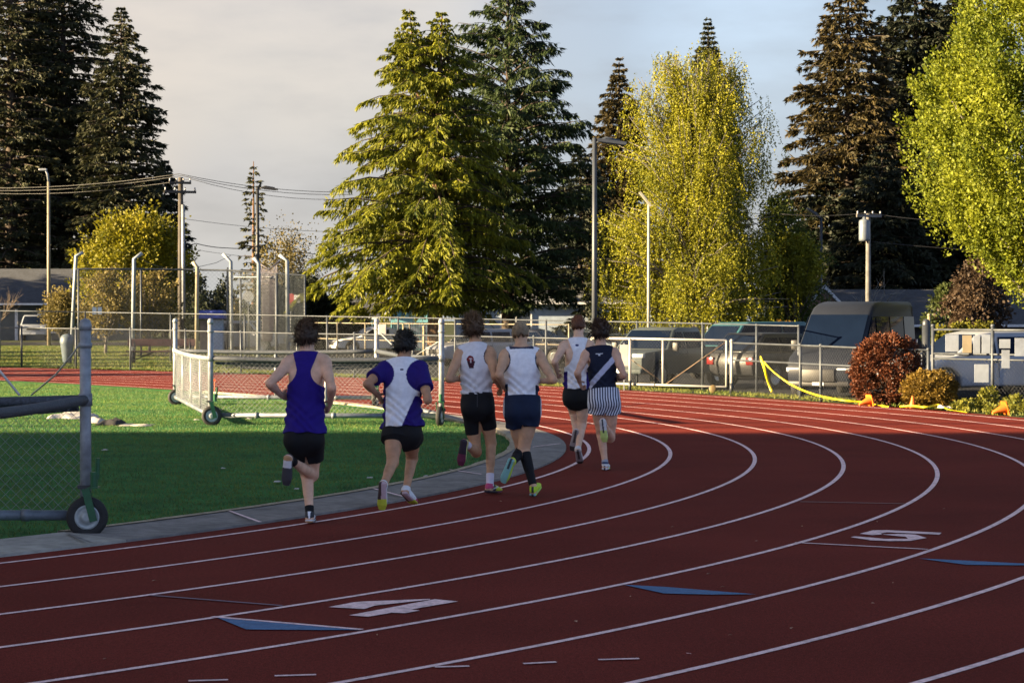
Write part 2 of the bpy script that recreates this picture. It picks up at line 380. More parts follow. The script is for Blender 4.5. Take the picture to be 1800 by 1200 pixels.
# grass blades of the turf where it is near enough to read
def blades(name, mask_fn, n, x0, x1, y0, y1, h, w, mat, z0=.012, lean=.5):
    x = RNG.uniform(x0, x1, n); y = RNG.uniform(y0, y1, n); k = mask_fn(x, y); x, y = x[k], y[k]; m = len(x)
    a = RNG.uniform(0, 6.283, m); hh = h * RNG.uniform(.55, 1.25, m); dx, dy = np.cos(a) * w, np.sin(a) * w
    lx, ly = RNG.normal(0, lean, m) * hh, RNG.normal(0, lean, m) * hh; z = (ground_z(x, y) if z0 is None else np.full(m, z0)) - .002
    v = np.stack([np.stack([x - dx, y - dy, z], 1), np.stack([x + dx, y + dy, z], 1), np.stack([x + lx, y + ly, z + hh], 1)], 1).reshape(-1, 3)
    return np_mesh(name, v, np.arange(3 * m).reshape(-1, 3), mat)
turf_blade = leaf_mat('turf_blade', (.032, .096, .052), (.17, .225, .045), .35, .55)
lawn_blade = leaf_mat('lawn_blade', (.05, .10, .015), (.22, .20, .05), .3, .25)
tag(blades('turf_grass', lambda x, y: (track_off(x, y) < -1.04) & (np.abs(x) < y * .262 + .4), 370000, -17, 1.6, 15, 58, .03, .006, turf_blade),
    'short green turf blades covering the infield', 'grass', kind='stuff')
tag(blades('lawn_grass', lambda x, y: (track_off(x, y) > 9.1) & ~((track_off(x, y) > 13.5) & (x > -9 - (y - 60) * .05)) & (np.abs(x) < y * .27 + 1), 160000, -32, 12, 36, 116, .07, .012, lawn_blade, None),
    'uneven grass and weeds beyond the far edge of the track', 'grass', kind='stuff')
# ------------------------------------------------------------------ runners: bodies grown as one smooth field each
class Field:
    def __init__(s, lo, hi, h):
        s.h = h; s.o = np.asarray(lo, np.float32); s.n = np.ceil((np.asarray(hi) - lo) / h).astype(int) + 1
        s.f = np.full(s.n, 9.0, np.float32)
    def _box(s, lo, hi):
        a = np.clip(np.floor((np.asarray(lo) - s.o) / s.h).astype(int), 0, s.n - 1); b = np.clip(np.ceil((np.asarray(hi) - s.o) / s.h).astype(int) + 1, 1, s.n)
        sl = tuple(slice(i, j) for i, j in zip(a, b))
        g = [s.o[k] + s.h * np.arange(a[k], b[k], dtype=np.float32) for k in range(3)]
        return sl, np.stack(np.meshgrid(*g, indexing='ij'), -1)
    def _put(s, sl, d, k):
        c = s.f[sl]
        if k > 0:
            h = np.clip(.5 + .5 * (c - d) / k, 0, 1); s.f[sl] = c + (d - c) * h - k * h * (1 - h)
        else: s.f[sl] = np.minimum(c, d)
    def cap(s, a, b, ra, rb, k=.02):
        a, b = np.asarray(a, np.float32), np.asarray(b, np.float32); m = max(ra, rb) + k * 1.5 + .02
        sl, p = s._box(np.minimum(a, b) - m, np.maximum(a, b) + m); ab = b - a
        t = np.clip(((p - a) @ ab) / max(ab @ ab, 1e-9), 0, 1)
        d = np.linalg.norm(p - a - t[..., None] * ab, axis=-1) - (ra + (rb - ra) * t); s._put(sl, d, k)
    def ell(s, c, r, M=None, k=.02):
        c = np.asarray(c, np.float32); r = np.asarray(r, np.float32); m = r.max() + k * 1.5 + .02
        sl, p = s._box(c - m, c + m); q = p - c
        if M is not None: q = q @ M.T.astype(np.float32)      # rows of M are the local axes
        d = (np.linalg.norm(q / r, axis=-1) - 1) * r.min(); s._put(sl, d, k)
    def loft(s, pts, A, B, X, k=.02):
        """elliptic sections along a polyline: half width A along X, half depth B across"""
        pts = np.asarray(pts, np.float32); A = np.asarray(A, np.float32); B = np.asarray(B, np.float32); X = np.asarray(X, np.float32)
        m = A.max() + k * 1.5 + .03; sl, p = s._box(pts.min(0) - m, pts.max(0) + m); best = None
        ts = []
        for i in range(len(pts) - 1):
            ab = pts[i + 1] - pts[i]; t = np.clip(((p - pts[i]) @ ab) / (ab @ ab), 0, 1); q = p - pts[i] - t[..., None] * ab
            x0 = X[i] if X.ndim == 2 else X; u = ab / np.linalg.norm(ab); x0 = x0 - u * (x0 @ u); x0 = x0 / np.linalg.norm(x0); y0 = np.cross(u, x0)
            qx, qy, qz = q @ x0, q @ y0, q @ u; a_ = A[i] + (A[i + 1] - A[i]) * t; b_ = B[i] + (B[i + 1] - B[i]) * t
            e = np.sqrt((qx / a_) ** 2 + (qy / b_) ** 2 + (qz / np.minimum(a_, b_)) ** 2); d = (e - 1) * np.minimum(a_, b_)
            best = d if best is None else np.minimum(best, d)
        s._put(sl, best, k)
    def grid(s):
        g = [s.o[k] + s.h * np.arange(s.n[k], dtype=np.float32) for k in range(3)]
        return np.stack(np.meshgrid(*g, indexing='ij'), -1)
    def mesh(s):
        f = s.f; f = np.where(np.abs(f) < 1e-7, 1e-7, f); ins = f < 0; nx, ny, nz = f.shape
        c = [ins[i:nx - 1 + i, j:ny - 1 + j, k:nz - 1 + k] for i in (0, 1) for j in (0, 1) for k in (0, 1)]
        cnt = sum(x.astype(np.int8) for x in c); act = (cnt > 0) & (cnt < 8); ci = np.argwhere(act)
        if len(ci) == 0: return np.zeros((0, 3)), np.zeros((0, 4), int)
        idx = -np.ones(act.shape, np.int64); idx[act] = np.arange(len(ci))
        acc = np.zeros((len(ci), 3)); num = np.zeros(len(ci))
        corners = [(i, j, k) for i in (0, 1) for j in (0, 1) for k in (0, 1)]
        for a in range(8):
            for b in range(a + 1, 8):
                A_, B_ = np.array(corners[a]), np.array(corners[b])
                if np.abs(A_ - B_).sum() != 1: continue
                fa = f[tuple((ci + A_).T)]; fb = f[tuple((ci + B_).T)]; x = (fa < 0) != (fb < 0)
                t = fa[x] / (fa[x] - fb[x]); acc[x] += A_ + t[:, None] * (B_ - A_); num[x] += 1
        v = s.o + s.h * (ci + acc / num[:, None]); quads = []
        for ax in range(3):
            e = [0, 0, 0]; e[ax] = 1; u, w = [(1, 2), (2, 0), (0, 1)][ax]
            lo = [1, 1, 1]; lo[ax] = 0
            sa = f[tuple(slice(lo[k], f.shape[k] - 1) for k in range(3))]
            sb = f[tuple(slice(lo[k] + e[k], f.shape[k] - 1 + e[k]) for k in range(3))]
            m = (sa < 0) != (sb < 0); p = np.argwhere(m) + lo; neg = sa[m] < 0
            du = np.zeros(3, int); du[u] = 1; dw = np.zeros(3, int); dw[w] = 1
            q = np.stack([idx[tuple((p - du - dw).T)], idx[tuple((p - dw).T)], idx[tuple(p.T)], idx[tuple((p - du).T)]], 1)
            q[~neg] = q[~neg][:, ::-1]; quads.append(q)
        q = np.concatenate(quads); return v, q[(q >= 0).all(1)]
def unit(v): return v / max(np.linalg.norm(v), 1e-9)
def smooth_mesh(v, q, it=2, lam=.5):
    e = np.concatenate([q[:, [0, 1]], q[:, [1, 2]], q[:, [2, 3]], q[:, [3, 0]]])
    for _ in range(it):
        s = np.zeros_like(v); n = np.zeros(len(v))
        np.add.at(s, e[:, 0], v[e[:, 1]]); np.add.at(n, e[:, 0], 1); np.add.at(s, e[:, 1], v[e[:, 0]]); np.add.at(n, e[:, 1], 1)
        v = v + lam * (s / np.maximum(n, 1)[:, None] - v)
    return v
def skin_mat(name):
    m = M_(name, (1, 1, 1), .52, 0, .17, 14, attr=True, spec=.4); b = m.node_tree.nodes['Principled BSDF']
    b.inputs['Subsurface Weight'].default_value = .08; b.inputs['Subsurface Radius'].default_value = (.03, .012, .006); b.inputs['Subsurface Scale'].default_value = .3
    return m
skin_m = skin_mat('skin'); cloth_m = M_('running_cloth', (1, 1, 1), .75, 0, .07, 30, attr=True, bump=.12, bscale=260, spec=.2)
shoe_m = M_('shoe_material', (1, 1, 1), .6, 0, .08, 40, attr=True); hair_m = M_('hair', (1, 1, 1), .5, 0, .3, 45, attr=True, spec=.3)
def stripes_mat():
    m, t, b = new_mat('striped_cloth'); at = N('ShaderNodeAttribute', t); at.attribute_name = 'Col'
    s = N('ShaderNodeSeparateColor', t); lk(at.outputs['Color'], s.inputs[0], t)
    f = N('ShaderNodeMath', t, operation='FRACT'); lk(s.outputs[0], f.inputs[0], t)
    g = N('ShaderNodeMath', t, operation='GREATER_THAN'); g.inputs[1].default_value = .48; lk(f.outputs[0], g.inputs[0], t)
    mx = N('ShaderNodeMix', t, data_type='RGBA'); lk(g.outputs[0], mx.inputs[0], t); mx.inputs[6].default_value = (.012, .018, .06, 1); mx.inputs[7].default_value = (.62, .64, .74, 1)
    lk(mx.outputs[2], b.inputs['Base Color'], t); b.inputs['Roughness'].default_value = .8; return m
stripe_m = stripes_mat()

def runner(sp):
    d0 = sp['d']
    def W(j):
        u, v, dy = j; d = d0 + dy; return np.array([(u - 900) / FPX * d, d, CAMH - (v - HOR) * d / FPX])
    J = {k: W(v) for k, v in sp['J'].items()}
    hip = (J['hipL'] + J['hipR']) / 2; shm = (J['shL'] + J['shR']) / 2; neck = J['neck']; head = J['head']
    up = unit(shm - hip); rt = J['shR'] - J['shL']; rt = unit(rt - up * (rt @ up)); fw = np.cross(up, rt)      # fw: chest forward
    rth = unit(J['hipR'] - J['hipL'])
    bw = sp.get('build', 1.0) * .95
    # ---- feet first: they set the ground contact
    feet = {}
    for s in 'LR':
        an = J['an' + s]; a = unit(J['toe' + s] - J['heel' + s]); hint = np.array(sp['up' + s], float); n = unit(hint - a * (hint @ a))
        feet[s] = dict(an=an, a=a, n=n, s=np.cross(a, n), h=an - n * .078 - a * .05)
    zmin = min((f['h'] + f['a'] * t + f['s'] * w)[2] for f in feet.values() for t in (0, .27) for w in (-.035, .035))
    lift = sp.get('lift', 0.0) - zmin
    for k in J: J[k] = J[k] + np.array([0, 0, lift])
    for f in feet.values(): f['an'] = f['an'] + [0, 0, lift]; f['h'] = f['h'] + [0, 0, lift]
    hip, shm, neck, head = hip + [0, 0, lift], shm + [0, 0, lift], neck + [0, 0, lift], head + [0, 0, lift]
    base = (float(hip[0]), float(d0), 0.0)
    root = thing('person', sp['label'], 'person', base, 0, 'runners on the bend')
    allp = np.array(list(J.values())); lo = allp.min(0) - .22; hi = allp.max(0) + .22; lo[2] = min(lo[2], -.03)
    sp_pts = [hip - up * .07, hip, hip + (shm - hip) * .30, hip + (shm - hip) * .62, hip + (shm - hip) * .88, shm + up * .01, neck + up * .01]
    sA = np.array([.135, .158, .138, .158, .165, .118, .060]) * bw; sB = np.array([.085, .108, .092, .108, .105, .078, .060]) * (bw * .5 + .5)
    sX = np.array([rth, rth, unit(rth + rt), rt, rt, rt, rt])
    # ---- body
    F = Field(lo, hi, .0065)
    F.loft(sp_pts, sA, sB, sX, 0)
    for s, sg in (('L', -1), ('R', 1)):                                                      # glutes, shoulder blades
        F.ell(hip + rth * sg * .075 - fw * .055 - up * .04, (.078, .072, .085), None, .04)
        F.ell(hip + (shm - hip) * .80 + rt * sg * .085 - fw * .082, (.06, .032, .085), np.array([rt, fw, up]), .03)
        F.cap(neck - up * .02, J['sh' + s] + up * .02, .05, .045, .035)                         # trapezius
    F.cap(neck - up * .03, head - unit(head - neck) * .03, .060, .056, .02)
    for s, sg in (('L', -1), ('R', 1)):
        sh, el, wr, ha = (J[k + s] for k in ('sh', 'el', 'wr', 'ha'))
        q = sp.get('arm', 1.0)
        F.cap(sh, el, .047 * q, .036 * q, .02); F.ell(sh + (el - sh) * .12, np.array((.058, .056, .062)) * q, None, .03)
        F.cap(sh + (el - sh) * .25, sh + (el - sh) * .65, .045 * q, .042 * q, .02)
        F.cap(el, wr, .037 * q, .025 * q, .012); F.cap(el + (wr - el) * .12, el + (wr - el) * .42, .039 * q, .036 * q, .015)
        # hand: palm, four bent fingers, thumb
        hd = unit(ha - wr); sd = np.cross(hd, np.array([0, 0, 1.0])); sd = unit(sd if np.linalg.norm(sd) > .2 else rt); pn = np.cross(sd, hd) * 1.0
        inn = -rt * sg; pn = unit(inn - hd * (inn @ hd)); sd = np.cross(hd, pn)                # palm faces the body
        pc = wr + hd * .055
        F.loft([wr + hd * .01, wr + hd * .045, wr + hd * .085], [.026, .038, .038], [.020, .017, .015], sd, .01)
        for i, (ofs, L) in enumerate(((-.029, .068), (-.010, .078), (.010, .074), (.027, .058))):
            b0 = wr + hd * .082 + sd * ofs; b1 = b0 + unit(hd + pn * .35) * L * .45; b2 = b1 + unit(hd * .25 + pn) * L * .35; b3 = b2 + unit(-hd * .75 + pn * .6) * L * .25
            F.cap(b0, b1, .0098, .009, .004); F.cap(b1, b2, .009, .0085, .002); F.cap(b2, b3, .0085, .0075, .002)
        tsg = -1 if (sd @ np.array([0, 0, 1.0])) < 0 else 1                                 # thumb on the upper side
        t0 = wr + hd * .035 + sd * tsg * .030; t1 = t0 + unit(hd * .6 + sd * tsg * .55 + pn * .5) * .04; t2 = t1 + unit(hd * .8 + pn * .7) * .03
        F.cap(t0, t1, .013, .011, .006); F.cap(t1, t2, .0105, .009, .003)
    legq = sp.get('leg', 1.0)
    for s, sg in (('L', -1), ('R', 1)):
        hp, kn, an = J['hip' + s], J['kn' + s], feet[s]['an']
        F.cap(hp - up * .01, kn, .083 * legq, .054 * legq, .03); F.cap(hp + (kn - hp) * .25, hp + (kn - hp) * .6, .083 * legq, .070 * legq, .02)
        F.ell(kn, np.array((.052, .055, .056)) * legq, None, .02)
        sh_ = an - kn; th_ = unit(kn - hp); bk = -unit(np.cross(np.cross(unit(sh_), fw), unit(sh_)))
        F.cap(kn, an, .048 * legq, .033 * legq, .012); F.cap(kn + sh_ * .14 + bk * .014, kn + sh_ * .48 + bk * .010, .047 * legq, .040 * legq, .02)
        ft = feet[s]; F.cap(an, ft['h'] + ft['n'] * .045 + ft['a'] * .03, .035, .034, .015); F.cap(ft['h'] + ft['n'] * .04 + ft['a'] * .03, ft['h'] + ft['n'] * .03 + ft['a'] * .2, .033, .024, .015)
    # ---- head with a face, ears and jaw; it looks along the bend
    hu = unit(head - neck); hf = np.array(sp.get('look', (.12, 1, 0)), float); hf = unit(hf - hu * (hf @ hu)); hr = np.cross(hf, hu); HM = np.array([hr, hf, hu]); hs = sp.get('hs', 1.0)
    F.ell(head + hu * .018, np.array((.074, .094, .092)) * hs, HM, .01); F.ell(head - hu * .045 + hf * .028, np.array((.056, .066, .068)) * hs, HM, .03)
    F.ell(head - hu * .015 + hf * .096 * hs, (.013, .020, .024), HM, .012); F.ell(head + hu * .030 + hf * .082 * hs, (.045, .014, .012), HM, .015)   # nose, brow
    F.ell(head - hu * .062 + hf * .084 * hs, (.024, .012, .012), HM, .01); F.ell(head - hu * .095 + hf * .070 * hs, (.026, .018, .018), HM, .02)  # lips, chin
    for sg in (-1, 1):
        F.ell(head - hu * .008 + hr * sg * .077 * hs - hf * .004, (.010, .019, .031), np.array([unit(hr + hf * .3 * sg), unit(hf - hr * .3 * sg), hu]), .006)
    v, q = F.mesh(); v = smooth_mesh(v, q, 1, .4)
    c = np.tile(np.array(sp['skin'], np.float32), (len(v), 1)); rel = v - head
    lx, ly, lz = rel @ hr, rel @ hf, rel @ hu
    isface = (np.abs(lx) < .08) & (ly > .04) & (np.abs(lz) < .12)
    for sg in (-1, 1):
        e = isface & (np.hypot((lx - sg * .032) / .017, (lz - .006) / .009) < 1); c[e] = (.5, .48, .46); e2 = isface & (np.hypot(lx - sg * .032, lz - .006) < .008); c[e2] = (.03, .02, .015)
        e3 = isface & (np.hypot((lx - sg * .032) / .025, (lz - .028) / .006) < 1); c[e3] = np.array(sp['hair'][0])
    lips = isface & (np.hypot(lx / .026, (lz + .062) / .010) < 1); c[lips] = (.36, .13, .11)
    for s in 'LR':                                                                        # redder elbows, knees and hands
        for k, rr, w in (('el', .07, .25), ('kn', .08, .18), ('ha', .09, .22)):
            g = np.exp(-((np.linalg.norm(v - J[k + s], axis=1) / rr) ** 2))[:, None] * w; c = c * (1 - g) + c * np.array([.95, .68, .60]) * g
    bo = np_mesh('body', v, q, skin_m, root, True, True, c)

    # ---- shirt
    T = lambda p: ((p - hip) @ rt, (p - hip) @ fw, (p - hip) @ up)
    hem = sp['hem']; Lsh = float((shm - hip) @ up)
    fit = sp.get('fit', .014); fl = sp.get('flare', .01)
    C = Field(np.array([min(hip[0], shm[0]) - .4, min(hip[1], shm[1]) - .4, hip[2] - .2]), np.array([max(hip[0], shm[0]) + .4, max(hip[1], shm[1]) + .4, head[2]]), .006)
    fitv = np.array([fit + fl, fit + fl, fit + fl * .8, fit, fit * .8, fit * .7, .006])
    C.loft(sp_pts, sA + fitv, sB + fitv, sX, 0)
    for sg in (-1, 1):
        C.ell(hip + (shm - hip) * .80 + rt * sg * .085 - fw * .075, np.array((.06, .032, .085)) + fit * .7, np.array([rt, fw, up]), .03)
        C.cap(neck - up * .02, J['shL' if sg < 0 else 'shR'] + up * .02, .05 + fit * .6, .045 + fit * .6, .035)
        C.ell(hip + rth * sg * .075 - fw * .055 - up * .04, np.array((.078, .072, .085)) + fit, None, .04)
    if sp.get('sleeve'):
        SF = Field(C.o, C.o + (C.n - 1) * C.h, C.h); SF.f = np.full_like(C.f, 9.0)
        for s in 'LR':
            sh, el = J['sh' + s], J['el' + s]; SF.cap(sh - (el - sh) * .05, sh + (el - sh) * (sp['sleeve'] + .2), .066, .084, 0)
    g = C.grid(); tx, ty, tz = T(g)
    wr_ = sp.get('wrinkle', .004) * 1.5
    fold = wr_ * (np.sin((tx * .75 + tz) * 62 + 3 * np.sin(tx * 17 + ty * 9 + tz * 11)) * np.clip(1.15 - tz / Lsh * 1.3, 0, 1) + .7 * np.sin((tx * 1.3 - tz * .8) * 47 + 2.2 * np.sin(tz * 16)) * np.clip(1.0 - tz / Lsh * .9, .1, 1))
    dd = C.f + fold - wr_ * .9 * np.clip(1.1 - tz / Lsh * 1.1, 0, 1)
    if sp.get('sleeve'):
        cutd = np.full(g.shape[:3], -9.0, np.float32)
        for s in 'LR':
            sh, el = J['sh' + s], J['el' + s]; cd = (g - (sh + (el - sh) * sp['sleeve'])) @ unit(el - sh); sd_ = ((g - shm) @ rt > 0) == (s == 'R'); cutd = np.where(sd_, cd, cutd)
        sf = np.maximum(SF.f, cutd); h_ = np.clip(.5 + .5 * (dd - sf) / .03, 0, 1); dd = dd + (sf - dd) * h_ - .03 * h_ * (1 - h_)
    dd = np.maximum(dd, hem[0] + hem[1] * tx + .006 * np.sin(tx * 40) - tz)                 # hem line
    nk = neck + up * sp.get('neckup', .0)
    dd = np.maximum(dd, (.062 + sp.get('neckr', .0)) - np.linalg.norm((g - nk - fw * .012) * np.array([1, 1, .8]), axis=-1)); dd = np.maximum(dd, (tz - float((neck - hip) @ up) - .012))
    if sp.get('collar'): dd = np.maximum(dd, tz - Lsh - sp['collar'] - tx * tx * 1.2)
    for cx, cz, rx, rz_ in sp.get('armholes', ()):
        zz = tz - Lsh - cz; e = np.sqrt(((tx - cx - np.sign(cx) * np.clip(zz, 0, .2) * .30) / rx) ** 2 + (np.minimum(zz, 0) / rz_) ** 2); a_ = (1 - e) * min(rx, rz_)
        a_ = np.where(np.sign(cx) * tx > np.abs(cx) - .005, np.maximum(a_, np.minimum(zz + rz_ * .9, .02)), a_); dd = np.maximum(dd, a_)
    C.f = dd.astype(np.float32); v, q = C.mesh(); v = smooth_mesh(v, q, 1, .4)
    x, y, z = T(v); col = sp['shirt'](x, y, z, Lsh)
    so_ = np_mesh('singlet' if not sp.get('sleeve') else 'shirt', v, q, cloth_m, root, True, True, col)
    so_['label'] = sp['shirt_label']

    # ---- shorts
    D = Field(np.array([lo[0], lo[1], 0]), np.array([hi[0], hi[1], hip[2] + .25]), .006)
    f2 = sp.get('sfit', .012); fl2 = sp.get('sflare', .02); ln = sp['short']
    tk = .012 if fl < 0 else 0.0
    D.loft([hip - up * .09, hip - up * .03, hip + (shm - hip) * .12, hip + (shm - hip) * .34], np.array([.135, .158, .158, .138]) * bw + f2 + np.array([0, tk * .5, tk, tk]), np.array([.085, .108, .106, .095]) * (bw * .5 + .5) + f2 + np.array([0, tk * .5, tk, tk]), np.array([rth] * 4), 0)
    for sg in (-1, 1): D.ell(hip + rth * sg * .075 - fw * .055 - up * .04, np.array((.078, .072, .085)) + f2, None, .04)
    cuts = []
    gg = D.grid(); tot = None
    body_f = D.f.copy()
    legf = []
    for s, sg in (('L', -1), ('R', 1)):
        D.f[:] = 9.0; hp, kn = J['hip' + s], J['kn' + s]; e_ = hp + (kn - hp) * (ln + .1)
        D.cap(hp + up * .01, e_, .080 * legq + f2, .080 * legq + (.058 - .080) * legq * (ln + .1) * .8 + f2 + fl2 * .75 + .004, 0)
        ax = unit(kn - hp); cutd = (gg - (hp + (kn - hp) * ln)) @ ax
        wv = .005 * np.sin(((gg - hp) @ rth) * 70 + sg) + .006 * np.sin(((gg - hp) @ ax) * 30 + ((gg - hp) @ rth) * 25)
        legf.append(np.maximum(D.f + wv * (fl2 > .005), cutd))
    k = .03; a_, b_ = body_f, np.minimum(legf[0], legf[1]); h_ = np.clip(.5 + .5 * (a_ - b_) / k, 0, 1); f_ = a_ + (b_ - a_) * h_ - k * h_ * (1 - h_)
    km = (J['knL'] + J['knR']) / 2; ax = unit(km - hip); tt = (gg - hip) @ ax                  # part the legs towards the hems
    f_ = np.maximum(f_, np.minimum((tt - .135), (.004 + .16 * np.clip(tt - .135, 0, 1)) - np.abs((gg - hip - tt[..., None] * ax) @ rth)))
    f_ = np.maximum(f_, ((gg - hip) @ up) - sp.get('waist', .12))
    D.f = f_.astype(np.float32); v, q = D.mesh(); v = smooth_mesh(v, q, 1, .4)
    x, y, z = ((v - hip) @ rth, (v - hip) @ fw, (v - hip) @ up)
    if sp['shorts'] == 'stripes':
        col = np.stack([.5 * 0 + (x + .035 * np.sin(z * 22) * np.clip(-z * 4, 0, 1)) / .030 + 20 + (y > 0) * .3, z * 0, z * 0], 1); mt = stripe_m
    else: col = sp['shorts'](x, y, z); mt = cloth_m
    np_mesh('shorts', v, q, mt, root, True, True, col)

    # ---- socks or sleeves, shoes
    for s in 'LR':
        ft = feet[s]; kn, an = J['kn' + s], ft['an']
        if sp.get('sock'):
            t0, scol = sp['sock']; E = Field(np.minimum(kn, an) - .15, np.maximum(kn, an) + .15, .005); sh_ = an - kn; bk = -unit(np.cross(np.cross(unit(sh_), fw), unit(sh_)))
            E.cap(kn, an, .052 * legq, .037 * legq, 0); E.cap(kn + sh_ * .14 + bk * .014, kn + sh_ * .48 + bk * .010, .052 * legq, .045 * legq, .02)
            E.cap(an, ft['h'] + ft['n'] * .05 + ft['a'] * .03, .038, .036, .01)
            gE = E.grid(); tt = ((gE - kn) @ sh_) / (sh_ @ sh_); E.f = np.maximum(E.f, (t0 - tt) * np.linalg.norm(sh_)).astype(np.float32)
            if sp.get('sockend'): E.f = np.maximum(E.f, (tt - sp['sockend']) * np.linalg.norm(sh_)).astype(np.float32)
            v, q = E.mesh(); np_mesh(sp.get('sockname', 'sock'), v, q, cloth_m, root, True, True, np.tile(np.array(scol, np.float32), (len(v), 1)))
        h, a, n, sd = ft['h'], ft['a'], ft['n'], ft['s']; ctr = h + a * .13
        U = Field(ctr - .24, ctr + .24, .005)
        U.loft([h + a * t + n * zc for t, zc in ((.025, .055), (.07, .055), (.14, .048), (.20, .040), (.245, .034))], [.033, .034, .040, .043, .034], [.044, .046, .036, .026, .018], sd, 0)
        U.cap(h + a * .045 + n * .07, h + a * .05 + n * .092, .040, .038, .015)
        gU = U.grid(); ln_ = (gU - h) @ n; U.f = np.maximum(U.f, .018 - ln_); U.f = np.maximum(U.f, (ln_ - .098 + ((gU - h) @ a - .05) * .12)).astype(np.float32)
        v, q = U.mesh(); x, y, z = (v - h) @ a, (v - h) @ sd, (v - h) @ n
        so2 = np_mesh('shoe', v, q, shoe_m, root, True, True, sp['shoe' + s](x, y, z))
        K = Field(ctr - .24, ctr + .24, .005)
        K.loft([h + a * t + n * zc for t, zc in ((.010, .022), (.07, .018), (.14, .014), (.21, .013), (.262, .022))], [.036, .036, .041, .046, .030], [.019, .018, .014, .012, .008], sd, 0)
        v, q = K.mesh(); x, y, z = (v - h) @ a, (v - h) @ sd, (v - h) @ n
        np_mesh('sole', v, q, shoe_m, so2, True, True, sp['sole'](x, y, z))
    # ---- hair: a cap of hair broken up by locks, then loose strands
    hc, hl, hm = sp['hair']; th, mess = hl, hm
    Hf = Field(head - .2, head + .22, .0055)
    Hf.ell(head + hu * .022 - hf * .008, (.076 * hs + th * .75, .094 * hs + th * .8, .094 * hs + th), HM, 0)
    Hf.ell(head - hu * .035 - hf * .035, (.062 * hs + th * .5, .062 * hs + th * .5, .060), HM, .03)
    gh = Hf.grid() - head; lx, ly, lz = gh @ hr, gh @ hf, gh @ hu
    az = np.arctan2(lx, -ly)
    lock = mess * (np.sin(az * 9 + 5 * np.sin(lz * 28)) * .6 + np.sin(az * 17 + lz * 60 + 3 * np.sin(lz * 35)) * .4 + np.sin(lz * 70 + az * 5) * .3)
    hfv = Hf.f + lock * np.clip(.4 + lz * 9, .25, 1.3)
    hfv = np.maximum(hfv, ly - .045 - np.clip(lz - .06, 0, 1) * 1.2)                                # forehead stays free
    hfv = np.maximum(hfv, (-.078 + sp.get('nape', 0.0) + np.clip(ly + .045, 0, 1) * .95) - lz + .012 * np.sin(az * 8))   # hairline over ears and nape
    Hf.f = hfv.astype(np.float32); v, q = Hf.mesh(); v = smooth_mesh(v, q, 1, .3)
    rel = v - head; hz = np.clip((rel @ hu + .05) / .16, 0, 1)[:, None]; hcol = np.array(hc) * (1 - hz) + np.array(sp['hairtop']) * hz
    ho = np_mesh('hair', v, q, hair_m, root, True, True, hcol)
    ns = sp.get('strands', 700); rr = np.random.default_rng(sp['seed'])
    pick = rr.integers(0, len(v), ns); p0 = v[pick]; nrm_ = p0 - head; nrm_ /= np.linalg.norm(nrm_, axis=1)[:, None]
    top = np.clip((nrm_ @ hu), -.4, 1)[:, None]; flow = np.array(sp.get('flow', (.5, -.4, .1)))
    dr = nrm_ * .5 + rr.normal(0, .45, (ns, 3)) + flow * (.3 + top) - np.array([0, 0, 1]) * np.clip(.35 - top, 0, 1)
    dr /= np.linalg.norm(dr, axis=1)[:, None]; Ls = (sp.get('slen', .05) * rr.uniform(.4, 1.2, ns))[:, None]
    wv = np.cross(dr, rr.normal(0, 1, (ns, 3))); wv /= np.linalg.norm(wv, axis=1)[:, None]; wv *= .0035
    vv = np.stack([p0 - nrm_ * .01 - wv, p0 - nrm_ * .01 + wv, p0 + dr * Ls * .6 + wv * .6, p0 + dr * Ls], 1).reshape(-1, 3)
    kc = rr.uniform(.6, 1.35, (ns, 1)); cc = np.repeat(hcol[pick] * kc, 4, 0)
    np_mesh('hair_strands', vv, np.arange(4 * ns).reshape(-1, 4), hair_m, ho, False, True, cc)
    return root

def plain(c):
    c = np.array(c, np.float32); return lambda x, *a: np.tile(c, (len(x), 1))
def paintby(base, *rules):
    def f(x, y, z, L=0):
        c = np.tile(np.array(base, np.float32), (len(x), 1))
        for cond, col in rules: c[cond(x, y, z, L)] = col
        return c
    return f
WHT = (.76, .76, .82); PUR = (.019, .008, .135); BLK = (.008, .008, .010); NAV = (.010, .016, .045)
UPF, AWF = (0, -.1, 1), (0, 1, .25)
def ellin(cx, cz, rx, rz): return lambda x, y, z, L: np.hypot((x - cx) / rx, (z - L - cz) / rz) < 1
AH3 = ((-.255, -.05, .11, .12), (.195, -.06, .115, .115)); AH4 = ((-.235, -.055, .115, .13), (.255, -.06, .115, .13)); AH5 = ((-.175, -.10, .115, .165), (.185, -.10, .115, .165)); AH6 = ((-.235, -.07, .10, .125), (.225, -.03, .11, .11))
def near_hole(holes, w): return lambda x, y, z, L: np.min([np.abs(np.hypot((x - a) / r1, (z - L - b) / r2) - 1) * min(r1, r2) for a, b, r1, r2 in holes], 0) < w
